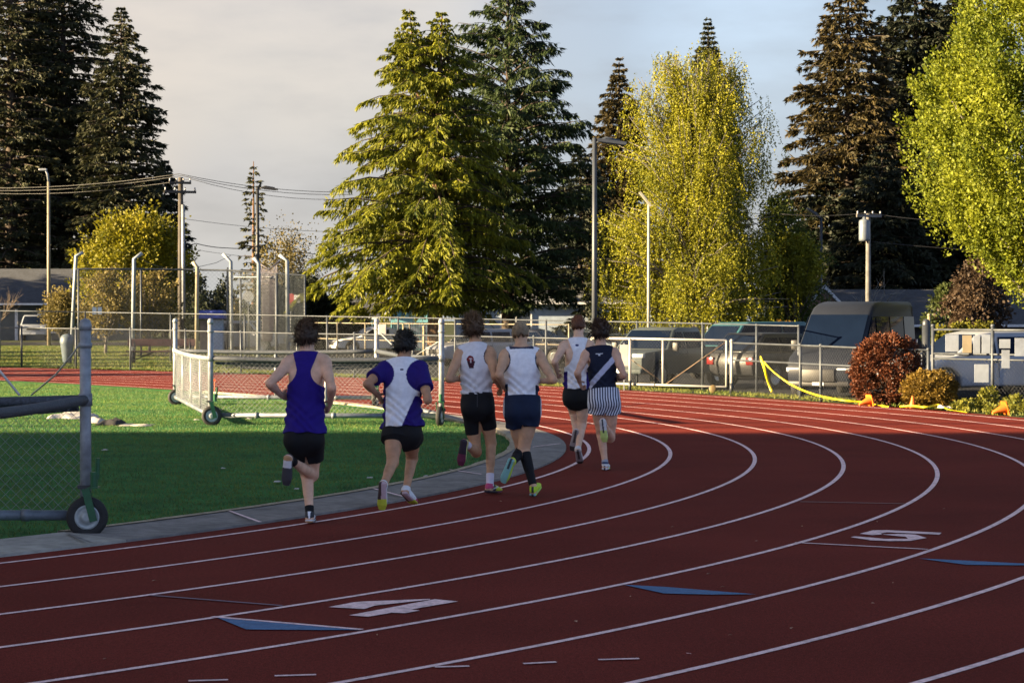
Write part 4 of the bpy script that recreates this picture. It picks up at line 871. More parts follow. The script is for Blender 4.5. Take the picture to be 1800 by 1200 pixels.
# ------------------------------------------------------------------ throwing cage with bent posts and netting (far left)
def cage():
    o = thing('throwing_cage', 'tall netted cage with bent grey posts on the far lawn', 'net cage', tuple(P(130, 92, 0)))
    posts = [(124, 134, 450, 446, 96, 12), (233, 236, 455, 447, 90, 14), (345, 347, 470, 462, 92, -8), (408, 406, 460, 448, 100, -14), (454, 455, 463, 455, 88, -9), (506, 505, 458, 450, 90, -14)]
    for ub, ut, v1, v2, d, bend in posts:
        lit = M_('cage_post', (.22, .25, .28), .5, .15, .2, 6) if ub not in (345,) else M_('cage_post_sunlit', (.26, .23, .17), .5, .1, .2, 6)  # warm sunlight on one post is put into its colour, the others stay bluish
        b = P(ub, d, 0); t = PV(ut, v1, d); e = PV(ut + bend, v2 - 2, d); mb = MB(); mb.tube([b - Vector((0, 0, .3)), t, e], .085, 10); mb.build('post', lit, o, True)
    for u, v, d in ((138, 473, 93), (248, 474, 96), (400, 470, 97), (423, 478, 90), (486, 480, 88), (536, 483, 92)):
        t = PV(u, v, d); mb = MB(); mb.tube([Vector((t.x, t.y, -.3)), t], .045, 8); mb.build('post', galv_d, o, True)
    mb = MB(); mb.tube([PV(134, 473, 93), PV(248, 473, 96), PV(400, 475, 97), PV(536, 484, 92)], .04, 8); mb.build('top_rail', galv_d, o, True)
    mb = MB(); mb.tube([PV(412, 487, 90), PV(486, 487, 88)], .03, 6); mb.build('cross_rail', galv, o, True)
    net_m = M_('cage_net', (.085, .10, .11), .8, 0, .2, 5)
    def npanel(u0, d0, v0, u1, d1, v1): a, b = PV(u0, v0, d0), PV(u1, v1, d1); return (a.xy, b.xy, .3, a.z, .3, b.z)
    link_mesh('net', [npanel(138, 93, 473, 248, 96, 473), npanel(248, 96, 473, 400, 97, 475)], net_m, o, .14, .004)
    link_mesh('net', [npanel(400, 97, 475, 536, 92, 484), npanel(423, 89, 478, 486, 88, 480), npanel(486, 88, 480, 536, 91.5, 484)], net_m, o, .11, .006)
    # loose net gathered at a post, swagged from rail to post heads
    dn = MB()
    for k in range(14):
        u = 455 + k * 2.6; dn.tube([PV(455 + k * 2.4, 464 + 10 * math.sin(k / 13 * 3.1), 88.5), PV(u + 6 - k * .5, 500, 88.5), PV(462 + k * 1.2, 600, 88.5)], .018, 5)
    dn.tube([PV(455, 462, 88.5), PV(472, 474, 88.5), PV(492, 458, 88.5)], .03, 6); dn.build('gathered_net', M_('net_bunch', (.16, .15, .18), .9, 0, .3, 9), o, True)
    cb = MB(); cb.tube([PV(236, 450, 90), PV(270, 466, 92), PV(300, 473, 95), PV(345, 470, 95), PV(380, 462, 98), PV(406, 449, 100)], .012, 5); cb.build('lift_rope', dark_metal, o, True)
cage()

# ------------------------------------------------------------------ poles, lamps, wires
def lamp_pole(name, label, u, d, vb_z, v_top, r, mat, arm=None, cat='lamp post', head=None):
    b = P(u, d, vb_z); t = PV(u, v_top, d); o = thing(name, label, cat, tuple(b))
    mb = MB(); mb.tube([b, b.lerp(t, .5), t], [r, r * .9, r * .75], 12); mb.lathe([(r * 1.8, -.02), (r * 1.8, .05), (r * 1.1, .12)], 12, Matrix.Translation(b)); mb.build('pole', mat, o, True)
    if arm:
        du, dv = arm; e = PV(u + du, v_top + dv, d); m2 = MB(); m2.tube([t - Vector((0, 0, .15)), t.lerp(e, .45) + Vector((0, 0, .04)), e], .05, 8); m2.build('arm', mat, o, True)
        dr = (e - t).normalized(); hb = MB(); hb.box(e - dr * .25 + Vector((0, -.02, -.05)), (.85, .34, .09), rot=dr.to_track_quat('X', 'Z').to_matrix()); hb.box(e - dr * .25 + Vector((0, -.02, -.105)), (.62, .26, .02), rot=dr.to_track_quat('X', 'Z').to_matrix()); hb.build('lamp_head', head or mat, o, False)
    return o
lamp_pole('lamp_post', 'tall dark square-headed lamp post between the cedars and the birch', 1045, 62, -.4, 243, .085, M_('lamp_post_paint', (.035, .042, .055), .45, 0, .2, 3), (45, 6))
lamp_pole('lamp_post', 'dark lamp post standing before the thin bare fir', 453, 112, -.2, 328, .11, M_('lamp_post_dark', (.02, .022, .026), .5), (30, 3))
lamp_pole('street_lamp', 'tall tapering cream street lamp at the far left', 86, 118, 0, 320, .11, M_('weathered_lamp_pole', (.20, .165, .115), .6, .1, .2, 3), None, 'street lamp')
o = bpy.data.objects['street_lamp']; mb = MB(); mb.tube([PV(86, 321, 118), PV(84, 306, 118), PV(80, 299, 118), PV(74, 298, 118)], .06, 8); mb.build('arm', galv, o, True)
mb = MB(); mb.box(PV(76, 298.5, 118), (.45, .2, .12)); mb.build('lamp_head', galv, o, bevel=.03)
lamp_pole('street_lamp', 'white street lamp half hidden in front of the weeping birch', 1140, 98, -.4, 356, .075, M_('white_lamp_pole', (.30, .29, .24), .5), (-12, -15), 'street lamp')
lamp_pole('street_lamp', 'dark street lamp standing left of the transformer pole', 1443, 112, -.4, 382, .09, dark_metal, (-20, -14), 'street lamp')
wood = M_('utility_pole_wood', (.055, .047, .04), .85, 0, .3, 4, stain=.3, bump=.5, bscale=20)
wood_l = M_('weathered_pole_wood', (.12, .115, .11), .85, 0, .3, 4, stain=.3)
def utility_pole(label, u, d, vt, arms, r=.15, mat=wood, trans=None, metal=None):
    b, t = P(u, d, -.4), PV(u, vt, d); o = thing('utility_pole', label, 'utility pole', tuple(b), 0, 'wooden utility poles'); mb = MB(); mb.tube([b, t], [r, r * .7], 10); mb.build('pole', mat, o, True)
    for dv, w in arms:
        c = PV(u, vt + dv, d); m2 = MB(); m2.box(c + Vector((.0, -.18, 0)), (w, .1, .12), rz=R(18)); m2.build('cross_arm', mat, o)
        m3 = MB()
        for k in np.linspace(-.46, .46, 4): q = c + Vector((k * w * math.cos(R(18)), -.18 + k * w * math.sin(R(18)), .06)); m3.lathe([(.03, 0), (.05, .05), (.03, .09), (.045, .14), (.01, .18)], 8, Matrix.Translation(q))
        m3.build('insulator', M_('insulator', (.2, .2, .21), .3), o, True)
    if trans:
        c = PV(u + trans[0], trans[1], d - .35); m4 = MB(); m4.lathe([(.0, -.55), (.24, -.53), (.26, -.45), (.26, .4), (.22, .46), (.1, .5), (.07, .6), (.0, .62)], 16, Matrix.Translation(c), False); m4.build('transformer', M_('transformer_grey', (.12, .14, .165), .4, .1), o, True)
    if metal:
        c0, c1 = metal; m5 = MB(); m5.tube([PV(u + 4, c0, d - .2), PV(u + 5, c1, d - .2)], .09, 10); m5.build('conduit', galv, o, True)
utility_pole('wooden utility pole with crossarms beside the yellow tree on the left', 318, 105, 312, ((10, 1.1), (26, 1.6)), .17, wood, None, (360, 560))
utility_pole('wooden utility pole with a grey transformer above the van', 1526, 100, 376, ((4, 1.3),), .15, wood_l, (-7, 404))
wm = M_('wire_black', (.03, .03, .032), .6)
def cable(label, pts, r=.016, sag=0): 
    Q = []
    for a, b in zip(pts[:-1], pts[1:]):
        for t in np.linspace(0, 1, 9)[:-1]: q = a.lerp(b, t); Q.append(q - Vector((0, 0, 4 * sag * t * (1 - t))))
    Q.append(pts[-1]); wire('power_line', label, Q, r, wm, 'power line')['group'] = 'overhead lines'
cable('upper power line sloping up to the left utility pole and on behind the cedar', [PV(-60, 330, 116), PV(316, 306, 105), PV(620, 338, 108)], .016, .25)
cable('power line just below the top one on the left', [PV(-60, 334, 116.5), PV(320, 309, 105.4), PV(620, 342, 108)], .016, .3)
cable('third power line on the left, sagging to the lamp post', [PV(-60, 338, 117), PV(336, 315, 105.8), PV(620, 350, 108)], .014, .35)
cable('thin lower line crossing the pale gap right of the left utility pole', [PV(326, 385, 105), PV(620, 408, 108)], .012, .15)
cable('heavier slack line drooping right of the left utility pole', [PV(326, 428, 105), PV(345, 428, 105), PV(400, 436, 106), PV(450, 434, 107), PV(620, 452, 108)], .022, .05)
cable('lowest line right of the left utility pole', [PV(326, 436, 105), PV(620, 460, 108)], .010, .2)
cable('power line from the transformer pole into the right hand trees', [PV(1370, 376, 100), PV(1526, 374, 100), PV(1700, 388, 100), PV(1860, 405, 100)], .016, .12)
cable('lower line from the transformer pole to the right', [PV(1526, 424, 100), PV(1860, 446, 100)], .012, .1)
cable('faint line between birch and dark firs at mid height', [PV(1300, 372, 104), PV(1420, 376, 102)], .012, .1)

# ------------------------------------------------------------------ houses
def wallm(n, c): return M_(n, c, .8, 0, .12, 3, stain=.2, bump=.2, bscale=15)
roof_d = M_('dark_shingle_roof', (.045, .050, .062), .9, 0, .3, 6, stain=.2, bump=.5, bscale=25)
glass_m = M_('window_glass', (.015, .018, .022), .08, 0, .1, 2, spec=.8); trim_m = M_('white_trim', (.55, .56, .58), .6)
def house(label, x0, x1, y0, y1, zb, zw, zr, wall, roof, rz=0.0, ov=.6, gable=False, name='house', windows=(), doors=(), trim=trim_m, gw=None):
    """eaves along X unless gable: then the ridge runs away from the viewer"""
    cx, cy = (x0 + x1) / 2, (y0 + y1) / 2; o = thing(name, label, 'house', (cx, cy, zb), rz); w, dp, h = x1 - x0, y1 - y0, zw - zb
    mb = MB(); a, b, c, d = -w / 2, w / 2, -dp / 2, dp / 2; rh = zr - zb
    if gable: mb.prism([(a, 0), (b, 0), (b, h), (0, rh - .05), (a, h)], 'Y', c, d)
    else: mb.prism([(c, 0), (d, 0), (d, h), (0, rh - .05), (c, h)], 'X', a, b)
    mb.build('wall', wall, o, False, False)
    rf = MB(); t = .14
    if gable:
        sl = (rh - h) / (w / 2)
        for s in (-1, 1): rf.prism([(0, rh), (s * (w / 2 + ov), h - ov * sl), (s * (w / 2 + ov), h - ov * sl + t), (0, rh + t)], 'Y', c - ov, d + ov)
    else:
        sl = (rh - h) / (dp / 2)
        for s in (-1, 1): rf.prism([(0, rh), (s * (dp / 2 + ov), h - ov * sl), (s * (dp / 2 + ov), h - ov * sl + t), (0, rh + t)], 'X', a - ov, b + ov)
    rf.build('roof', roof, o, False, False)
    g = MB(); 
    if not gable: g.box((0, c - ov - .05, h - ov * sl + .05), (w + 2 * ov, .1, .13))
    else:
        for s in (-1, 1): g.add([(0, c - ov - .03, rh + t), (s * (w / 2 + ov), c - ov - .03, h - ov * sl + t), (s * (w / 2 + ov), c - ov - .03, h - ov * sl - .06), (0, c - ov - .03, rh - .08)], [(0, 1, 2, 3)])
    g.build('fascia', trim, o, False, False)
    for wx, wz, ww, wh in windows:
        fr = MB()
        for dx, dz, sx, sz in ((0, wh / 2 + .05, ww + .2, .1), (0, -wh / 2 - .05, ww + .2, .1), (-ww / 2 - .05, 0, .1, wh), (ww / 2 + .05, 0, .1, wh), (0, 0, .07, wh)): fr.box((wx + dx, c - .05, wz + dz), (sx, .12, sz))
        wi = fr.build('window', trim, o, False, False); pn = MB(); pn.box((wx, c - .012, wz), (ww, .02, wh)); pn.build('pane', glass_m, wi, False, False)
    for wx, ww, wh, dm in doors:
        dd = MB(); dd.box((wx, c - .03, wh / 2), (ww, .06, wh)); dd.build('door', dm, o, False, False)
    return o
# left: long low house with dark roof, shaded carport front
house('long low dark-roofed house at the far left edge', P(-420, 150, 0).x, P(215, 150, 0).x, 148, 158, -.1, 3.1, 5.2, wallm('dark_blue_siding', (.05, .065, .075)), roof_d, windows=((8.2, 1.5, 1.6, 1.2),), doors=((11.6, 1.3, 2.5, wallm('pale_garage_door', (.13, .17, .20))), (7.2 - 1.4, .2, 2.5, trim_m)), ov=1.0)
# middle, behind the cedars
house('pale blue house with white window frames behind the cedar trunks', P(800, 140, 0).x, P(1130, 140, 0).x, 138, 147, -.3, 2.9, 4.6, wallm('pale_blue_siding', (.27, .33, .42)), M_('grey_roof', (.16, .17, .19), .9, 0, .2, 5), windows=((-2.2, 1.75, 1.9, 1.4), (4.6, 1.75, 2.2, 1.4)), doors=((-5.0, .1, 2.4, trim_m), (-4.3, .1, 2.4, trim_m)))
house('small teal-walled house left of the cedar trunk', P(690, 136, 0).x, P(762, 136, 0).x, 134, 141, -.3, 2.2, 3.2, wallm('teal_siding', (.15, .38, .45)), roof_d, windows=(), gable=True, ov=.4)
house('white shed glimpsed under the left cedar boughs', P(606, 138, 0).x, P(662, 138, 0).x, 136, 141, -.3, 1.9, 3.2, wallm('white_siding', (.5, .55, .62)), roof_d, gable=False, ov=.4, name='shed')
house('salmon stucco bungalow deep behind the birch', P(1025, 150, 0).x, P(1085, 150, 0).x, 148, 155, -.3, 2.5, 3.5, wallm('salmon_wall', (.42, .25, .17)), roof_d, ov=.3, windows=())
house('grey-blue house behind the foot of the birch', P(1150, 128, 0).x, P(1262, 128, 0).x, 126, 134, -.4, 2.6, 4.0, wallm('slate_siding', (.10, .13, .17)), roof_d, windows=((1.1, 1.5, .9, 1.3),), ov=.4)
house('house with a small pink gable beside the van roof', P(1398, 112, 0).x, P(1478, 112, 0).x, 110, 122, -.4, 2.1, 3.35, wallm('pink_stucco', (.42, .24, .18)), roof_d, gable=True, ov=.45)
house('long dark-roofed bungalow behind the right hand parked vehicles', P(1480, 113, 0).x, P(1960, 113, 0).x, 111.5, 121, -.4, 1.55, 3.2, wallm('dark_brown_siding', (.028, .026, .026)), roof_d, ov=.7, windows=((-1.5, .9, 1.2, .9),))
mb = MB()
for k in range(26): mb.box(P(690 + k * 2.9, 130, .55), (.088, .02, 1.9))
tag(mb.build('board_fence', M_('dark_boards', (.06, .06, .10), .85, 0, .3, 5)), 'dark board fence below the teal house', 'fence')
mb = MB()
for k in range(34): mb.box(P(1300 + k * 2.6, 106, .45 + .03 * (k % 2)), (.068, .02, 1.7))
tag(mb.build('board_fence', M_('tan_boards', (.30, .24, .15), .85, 0, .3, 5)), 'pale tan board fence between the birch and the pink gable', 'fence')

# ------------------------------------------------------------------ grandstand added out of view to the left, to shade the near bend
def stand():
    o = thing('shade_stand', 'large covered stand added out of view on the left to shade the near bend', 'shade_stand', (-91, 0, 0)); cm = M_('stand_concrete', (.3, .3, .3), .9)
    t = math.tan(SUN_EL) / math.cos(SUN_PHI); y0 = 12.0; zt = (30.2 - y0) * t        # the roof edge's shadow falls 31 m out
    mb = MB(); mb.box((-91, y0 - 3.0, zt - .3), (58, 6.0, .6)); mb.build('roof', cm, o)
    mb = MB(); mb.box((-91, y0 - 32, zt / 2 - .3), (58, 62, zt - .6)); mb.build('back_building', cm, o)
    mb = MB()
    for k in range(8): mb.box((-91, y0 - .2 - .9 * k, .4 + .4 * k), (56, .9, .5))
    mb.build('seating', cm, o)
    for k in range(6):                                                                # slats added above the roof edge, thinning upward to soften its shadow
        mb = MB(); mb.box((-91, y0, zt + (.18 + .36 * k) * t), (58, .25, .36 * t * (.86 - .145 * k))); mb.build('penumbra_slat', cm, o)
    for dy, hh in ((35.2, .22), (33.8, .12), (36.4, .10), (41.0, .10)):                 # roof rail and cables
        mb = MB(); mb.box((-91, y0, (dy - y0) * t), (58, .10, hh)); mb.build('roof_rail', galv_d, o)
    mb = MB()
    for k in range(6): mb.box((-118 + k * 11, y0, zt + 5.3), (.14, .14, 11.4))
    mb.build('mast', galv_d, o)
stand()
# ------------------------------------------------------------------ trees: tapered trunks, limbs, and crowns of many small leaves
class Leaves:
    def __init__(s): s.p, s.d, s.w = [], [], []
    def add(s, p, d, w): s.p.append(np.atleast_2d(p)); s.d.append(np.atleast_2d(d)); s.w.append(np.atleast_2d(w))
    def build(s, name, mat, parent, zmin=None):
        p, d, w = np.concatenate(s.p), np.concatenate(s.d), np.concatenate(s.w)
        if zmin is not None: k = p[:, 2] + d[:, 2] > zmin; p, d, w = p[k], d[k], w[k]
        n = len(p)
        v = np.stack([p, p + d * .45 + w, p + d, p + d * .45 - w], 1).reshape(-1, 3)
        return np_mesh(name, v, np.arange(4 * n).reshape(-1, 4), mat, parent, False, False)
def perp(d, rng, w):
    q = np.cross(d, rng.normal(0, 1, d.shape)); q /= np.maximum(np.linalg.norm(q, axis=1), 1e-6)[:, None]; return q * (w if np.ndim(w) == 0 else w[:, None])
def bark(n, c): return M_(n, c, .9, 0, .35, 5, stain=.3, bump=.8, bscale=14)
bark_d = bark('dark_bark', (.045, .032, .024)); bark_o = bark('red_brown_bark', (.13, .07, .035)); bark_w = bark('birch_bark', (.42, .38, .32)); bark_g = bark('grey_bark', (.12, .11, .10))
def conifer(name, label, u, d, vtop, zbase, rmax, mat, seed, z0=1.5, droop=.25, rise=.25, power=.85, step=.5, per=6, tass=.30, tw=.05, hang=.8, density=1.0, trunk=bark_d, tr=None, lean=0, group='conifers behind the track', side=None, twig=.55, gap=.0, fine=1.0, top_r=0.0, trunk_top=1.0, twin=None, zmin=None):
    rng = np.random.default_rng(seed); b = P(u, d, zbase); H = CAMH - (vtop - HOR) * d / FPX - zbase
    o = thing(name, label, 'tree', tuple(b), 0, group); L = Leaves(); tr = tr or H * .018
    mb = MB(); mb.tube([(lean * t * t, 0, H * t * .965) for t in np.linspace(0, 1, 9)], [tr * (1 - .93 * t) + .012 for t in np.linspace(0, 1, 9)], 10)
    if twin: mb.tube([(lean * .5, 0, H * .66), (twin[0] * .7, 0, H * .75), (twin[0], 0, H * twin[1])], [tr * .3, tr * .2, .015], 6)
    br = MB()
    levels = []; z = z0
    while z < H * .985: levels.append((z, (z - z0) / (H - z0), lean * (z / H) ** 2, 1.0)); z += step * rng.uniform(.7, 1.3) * (1 - .35 * (z - z0) / (H - z0))
    if twin:
        z = H * .78
        while z < H * twin[1]: q = (z / H - .72) / (twin[1] - .72); levels.append((z, (z - z0) / (H - z0) - .02, twin[0] * min(1, .75 + .25 * q), .62)); z += step * .7
    for z, t, cx, rk in levels:
        rad = rmax * ((1 - t) ** power) * (1 - .35 * max(0, .12 - t) / .12) + top_r * (1 - t); rad *= rk * min(1.0, max(.04, (1 - t) / .20)) ** .55; n = max(3, int(per * (1 - .35 * t)))
        a0 = rng.uniform(0, 6.28)
        for k in range(n):
            if rng.random() < gap: continue
            a = a0 + 6.283 * k / n + rng.normal(0, .22); ln = rad * rng.uniform(.66, 1.06)
            if side is not None: ln *= side(a, t)
            if ln < .12: continue
            hx, hy = math.cos(a), math.sin(a); m = max(4, int(ln / .45)); s = np.linspace(0, 1, m + 1); r_ = rise * (1 + .8 * t) * rng.uniform(.6, 1.4)
            hz = ln * (r_ * s - droop * (1 + .3 * rng.normal()) * s ** 2.4)
            pts = np.stack([cx + hx * ln * s, hy * ln * s, z + hz], 1)
            if ln > .8: br.tube([Vector(p) for p in pts[::max(1, m // 4)]], [max(.012, tr * .22 * (1 - .8 * q) * (ln / max(rmax, .1) + .2)) for q in np.linspace(0, 1, len(pts[::max(1, m // 4)]))], 5, False)
            # side twigs, denser toward the tip
            nt = int(max(5, ln * 7 * density)); q = rng.beta(1.6, 1.0, nt); ip = np.stack([np.interp(q, s, pts[:, i]) for i in range(3)], 1)
            sg = rng.choice([-1, 1], nt); tl = twig * (.35 + .65 * np.sin(np.pi * np.clip(q * .75 + .2, 0, 1))) * min(1.0, .14 + 1.25 * ln / rmax) * rng.uniform(.5, 1.2, nt)
            td = np.stack([-hy * sg * .8 + hx * .55, hx * sg * .8 + hy * .55, rng.normal(-.1, .15, nt) - droop * .6], 1); td /= np.linalg.norm(td, axis=1)[:, None]
            ntas = max(3, int(5 * fine))
            for j in range(ntas):
                f = (j + rng.random(nt)) / ntas; pp = ip + td * (tl * f)[:, None] - np.array([0, 0, 1.0]) * (hang * .25 * tl * f ** 2)[:, None]
                dd = td * .6 + np.array([0, 0, -1.0]) * hang * rng.uniform(.3, 1.3, nt)[:, None] + rng.normal(0, .28, (nt, 3)) + np.array([hx, hy, 0]) * .25
                dd /= np.linalg.norm(dd, axis=1)[:, None]; le = tass * min(1.0, .45 + 1.4 * ln / rmax) * rng.uniform(.5, 1.3, nt); L.add(pp, dd * le[:, None], perp(dd, rng, tw * rng.uniform(.6, 1.3, nt)))
    mb.build('trunk', trunk, o, True, False)
    if br.v: br.build('branches', bark_d, o, True, False)
    L.build('crown', mat, o, zmin); return o
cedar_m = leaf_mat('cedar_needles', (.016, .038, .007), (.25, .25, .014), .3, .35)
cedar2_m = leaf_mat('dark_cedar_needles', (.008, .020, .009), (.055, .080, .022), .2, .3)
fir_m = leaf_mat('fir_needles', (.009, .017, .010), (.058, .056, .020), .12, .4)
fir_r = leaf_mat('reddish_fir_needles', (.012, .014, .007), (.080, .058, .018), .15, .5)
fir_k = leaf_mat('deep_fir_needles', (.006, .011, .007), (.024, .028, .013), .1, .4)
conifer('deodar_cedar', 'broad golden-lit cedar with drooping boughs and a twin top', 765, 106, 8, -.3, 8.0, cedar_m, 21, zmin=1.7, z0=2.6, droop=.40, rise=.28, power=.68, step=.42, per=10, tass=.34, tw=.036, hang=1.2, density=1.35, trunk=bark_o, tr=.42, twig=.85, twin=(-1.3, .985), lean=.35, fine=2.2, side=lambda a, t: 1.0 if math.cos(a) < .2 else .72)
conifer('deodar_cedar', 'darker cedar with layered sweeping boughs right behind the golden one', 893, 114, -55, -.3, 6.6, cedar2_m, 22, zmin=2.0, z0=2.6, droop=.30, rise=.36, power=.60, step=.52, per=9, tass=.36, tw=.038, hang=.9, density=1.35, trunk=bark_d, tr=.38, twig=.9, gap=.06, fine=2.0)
# tall firs at the left edge
FK = dict(power=.56, rise=.08, droop=.14, hang=.5, step=.50, per=9, twig=.9, tass=.42, tw=.062, fine=2.0)
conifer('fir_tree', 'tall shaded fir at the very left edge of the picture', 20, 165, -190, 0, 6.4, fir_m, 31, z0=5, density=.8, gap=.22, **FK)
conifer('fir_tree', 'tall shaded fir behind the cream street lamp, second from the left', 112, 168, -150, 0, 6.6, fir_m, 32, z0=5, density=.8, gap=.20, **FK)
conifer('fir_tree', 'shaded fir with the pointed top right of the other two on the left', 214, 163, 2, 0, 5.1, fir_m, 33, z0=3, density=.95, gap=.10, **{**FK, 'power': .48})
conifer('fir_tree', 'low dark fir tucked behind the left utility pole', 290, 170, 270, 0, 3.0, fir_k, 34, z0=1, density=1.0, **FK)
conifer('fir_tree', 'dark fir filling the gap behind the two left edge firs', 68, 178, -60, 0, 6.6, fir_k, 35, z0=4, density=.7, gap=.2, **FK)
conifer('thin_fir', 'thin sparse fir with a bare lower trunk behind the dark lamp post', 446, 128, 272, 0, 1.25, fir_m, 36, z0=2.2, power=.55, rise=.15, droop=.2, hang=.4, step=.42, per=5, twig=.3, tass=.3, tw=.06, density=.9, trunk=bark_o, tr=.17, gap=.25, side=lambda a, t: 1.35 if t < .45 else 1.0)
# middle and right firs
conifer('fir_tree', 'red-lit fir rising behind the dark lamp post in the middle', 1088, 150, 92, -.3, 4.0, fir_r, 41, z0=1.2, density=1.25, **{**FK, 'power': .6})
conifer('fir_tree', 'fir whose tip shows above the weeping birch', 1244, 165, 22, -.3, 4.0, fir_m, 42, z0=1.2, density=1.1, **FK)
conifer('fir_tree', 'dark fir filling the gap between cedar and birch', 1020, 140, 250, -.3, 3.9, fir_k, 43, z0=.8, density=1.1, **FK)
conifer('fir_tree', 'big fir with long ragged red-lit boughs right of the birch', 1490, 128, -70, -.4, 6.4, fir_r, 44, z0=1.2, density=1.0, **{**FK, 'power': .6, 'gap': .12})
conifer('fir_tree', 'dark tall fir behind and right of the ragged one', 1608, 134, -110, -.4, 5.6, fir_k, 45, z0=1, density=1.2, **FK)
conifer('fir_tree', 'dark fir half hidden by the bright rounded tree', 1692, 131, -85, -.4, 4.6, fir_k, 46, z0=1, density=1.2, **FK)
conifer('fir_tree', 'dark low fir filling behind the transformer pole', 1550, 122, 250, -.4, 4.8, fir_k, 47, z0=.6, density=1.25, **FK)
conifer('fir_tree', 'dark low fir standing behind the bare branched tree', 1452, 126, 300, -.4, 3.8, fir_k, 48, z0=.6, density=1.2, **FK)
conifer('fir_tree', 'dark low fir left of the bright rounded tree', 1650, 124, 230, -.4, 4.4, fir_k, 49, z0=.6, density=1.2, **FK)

def blob_tree(name, label, cat, b, mat, seed, shape, n_cl, n_leaf, lsz, cl_r, trunk=bark_g, limbs=9, tr=.15, up=.5, fill=.3, group=None, z_crown=1.0, H=4, crown='crown', spiky=.0, leafw=.45):
    """clumps spread through the crown volume given by shape(rng, n) -> points in the crown and outward directions"""
    rng = np.random.default_rng(seed); o = thing(name, label, cat, tuple(b), 0, group); L = Leaves()
    c, out = shape(rng, n_cl); k = np.repeat(np.arange(n_cl), n_leaf); m = len(k)
    g = rng.normal(0, 1, (m, 3)); g /= np.linalg.norm(g, axis=1)[:, None]; g *= (rng.random(m) ** .5)[:, None]
    ax = out + np.array([0, 0, up]); ax /= np.linalg.norm(ax, axis=1)[:, None]; rs = cl_r * rng.uniform(.6, 1.3, n_cl)
    along = (g * ax[k]).sum(1)[:, None] * ax[k]; pos = c[k] + (g + along * spiky) * rs[k][:, None]
    d = g * .6 + ax[k] * .5 + rng.normal(0, .5, (m, 3)); d /= np.linalg.norm(d, axis=1)[:, None]; le = lsz * rng.uniform(.6, 1.35, m)
    L.add(pos, d * le[:, None], perp(d, rng, le * leafw * .8))
    if trunk is not None:
        mb = MB(); mb.tube([(0, 0, -.2), (.03, .02, H * .25), (0, 0, H * .55), (.04, 0, H * .8)], [tr, tr * .75, tr * .45, tr * .2], 9); mb.build('trunk', trunk, o, True, False)
        br = MB()
        for i in rng.choice(n_cl, min(limbs, n_cl), False):
            e = Vector(c[i]); s = Vector((0, 0, min(e.z * .6, H * .5) * rng.uniform(.6, 1))); mid = s.lerp(e, .5) + Vector((0, 0, -.1 * (e - s).length)); br.tube([s, mid, e], [tr * .4, tr * .25, tr * .08], 5)
        br.build('limb', trunk, o, True, False)
    L.build(crown, mat, o); return o
def egg(cx, cy, z0, z1, prof, surf=.75, jit=.12):
    """crown from a silhouette: prof = [(height fraction, radius)]"""
    hs, rs = np.array(prof).T
    def f(rng, n):
        w = np.interp(np.linspace(0, 1, 200), hs, rs); t = rng.choice(200, n * 2, p=w / w.sum())[:n] / 200 + rng.uniform(0, .005, n); r = np.interp(t, hs, rs); a = rng.uniform(0, 6.283, n)
        q = np.where(rng.random(n) < surf, rng.uniform(.82, 1.0, n), np.sqrt(rng.random(n)) * .85) * (1 + jit * np.sin(a * 5 + t * 23) * .6 + rng.normal(0, jit * .5, n))
        z = z0 + (z1 - z0) * t; out = np.stack([np.cos(a), np.sin(a), np.zeros(n)], 1)
        return np.stack([cx + np.cos(a) * r * q, cy + np.sin(a) * r * q, z], 1), out
    return f
horn_m = leaf_mat('hornbeam_leaf', (.040, .070, .006), (.23, .25, .016), .35, .45)
b = P(1880, 64, -.4)
blob_tree('hornbeam_tree', 'bright yellow-green rounded tree at the right edge', 'tree', b, horn_m, 61, egg(0, 0, 2.6, 14.5, [(0, .5), (.05, 1.6), (.13, 2.9), (.24, 3.9), (.36, 4.35), (.48, 4.25), (.62, 3.75), (.76, 2.9), (.9, 1.5), (1, .3)], .8, .17), 1500, 185, .098, .27, bark_g, 60, .22, up=1.8, H=9, spiky=2.1)
yel_m = leaf_mat('yellow_leaf', (.050, .065, .006), (.29, .25, .014), .35, .5)
b = P(235, 112, 0)
blob_tree('yellow_tree', 'loose round yellow-leaved tree left of the utility pole', 'tree', b, yel_m, 62, egg(0, 0, 2.0, 7.3, [(0, 1.3), (.2, 2.4), (.5, 2.6), (.8, 1.7), (1, .3)], .6, .35), 330, 90, .17, .42, bark_d, 26, .14, up=1.2, H=4.5, spiky=1.4)
olv_m = leaf_mat('sparse_olive_leaf', (.07, .062, .022), (.24, .19, .06), .3, .6)
for i, (u, d, w, top, lb) in enumerate(((185, 100, 1.15, 4.0, 'sparse straw-coloured shrubby tree seen through the cage net, left one'), (262, 102, 1.5, 4.1, 'sparse yellow-leaved shrubby tree seen through the cage net, right one'), (108, 114, .8, 3.2, 'small olive tree beside the carport of the left house'))):
    blob_tree('small_tree', lb, 'tree', P(u, d, 0), olv_m, 70 + i, egg(0, 0, 1.2, top, [(0, w * .6), (.35, w), (.75, w * .75), (1, .15)], .55, .3), 120, 46, .13, .30, bark_g, 24, .09, up=.8, H=2.6, spiky=1.0, group='small trees behind the far lawn')
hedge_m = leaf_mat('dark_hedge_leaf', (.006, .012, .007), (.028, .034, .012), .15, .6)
tw_m = leaf_mat('budding_twig_leaf', (.05, .045, .016), (.15, .12, .035), .2, .6)
b = P(505, 122, 0)
blob_tree('budding_tree', 'tree of upright budding twigs behind the cage', 'tree', b, tw_m, 75, egg(0, 0, 1.5, 6.3, [(0, 1.4), (.4, 1.9), (.75, 1.5), (1, .5)], .5, .4), 170, 60, .12, .5, bark_d, 40, .12, up=3.0, H=4, spiky=2.2)
b = P(520, 118, 0)
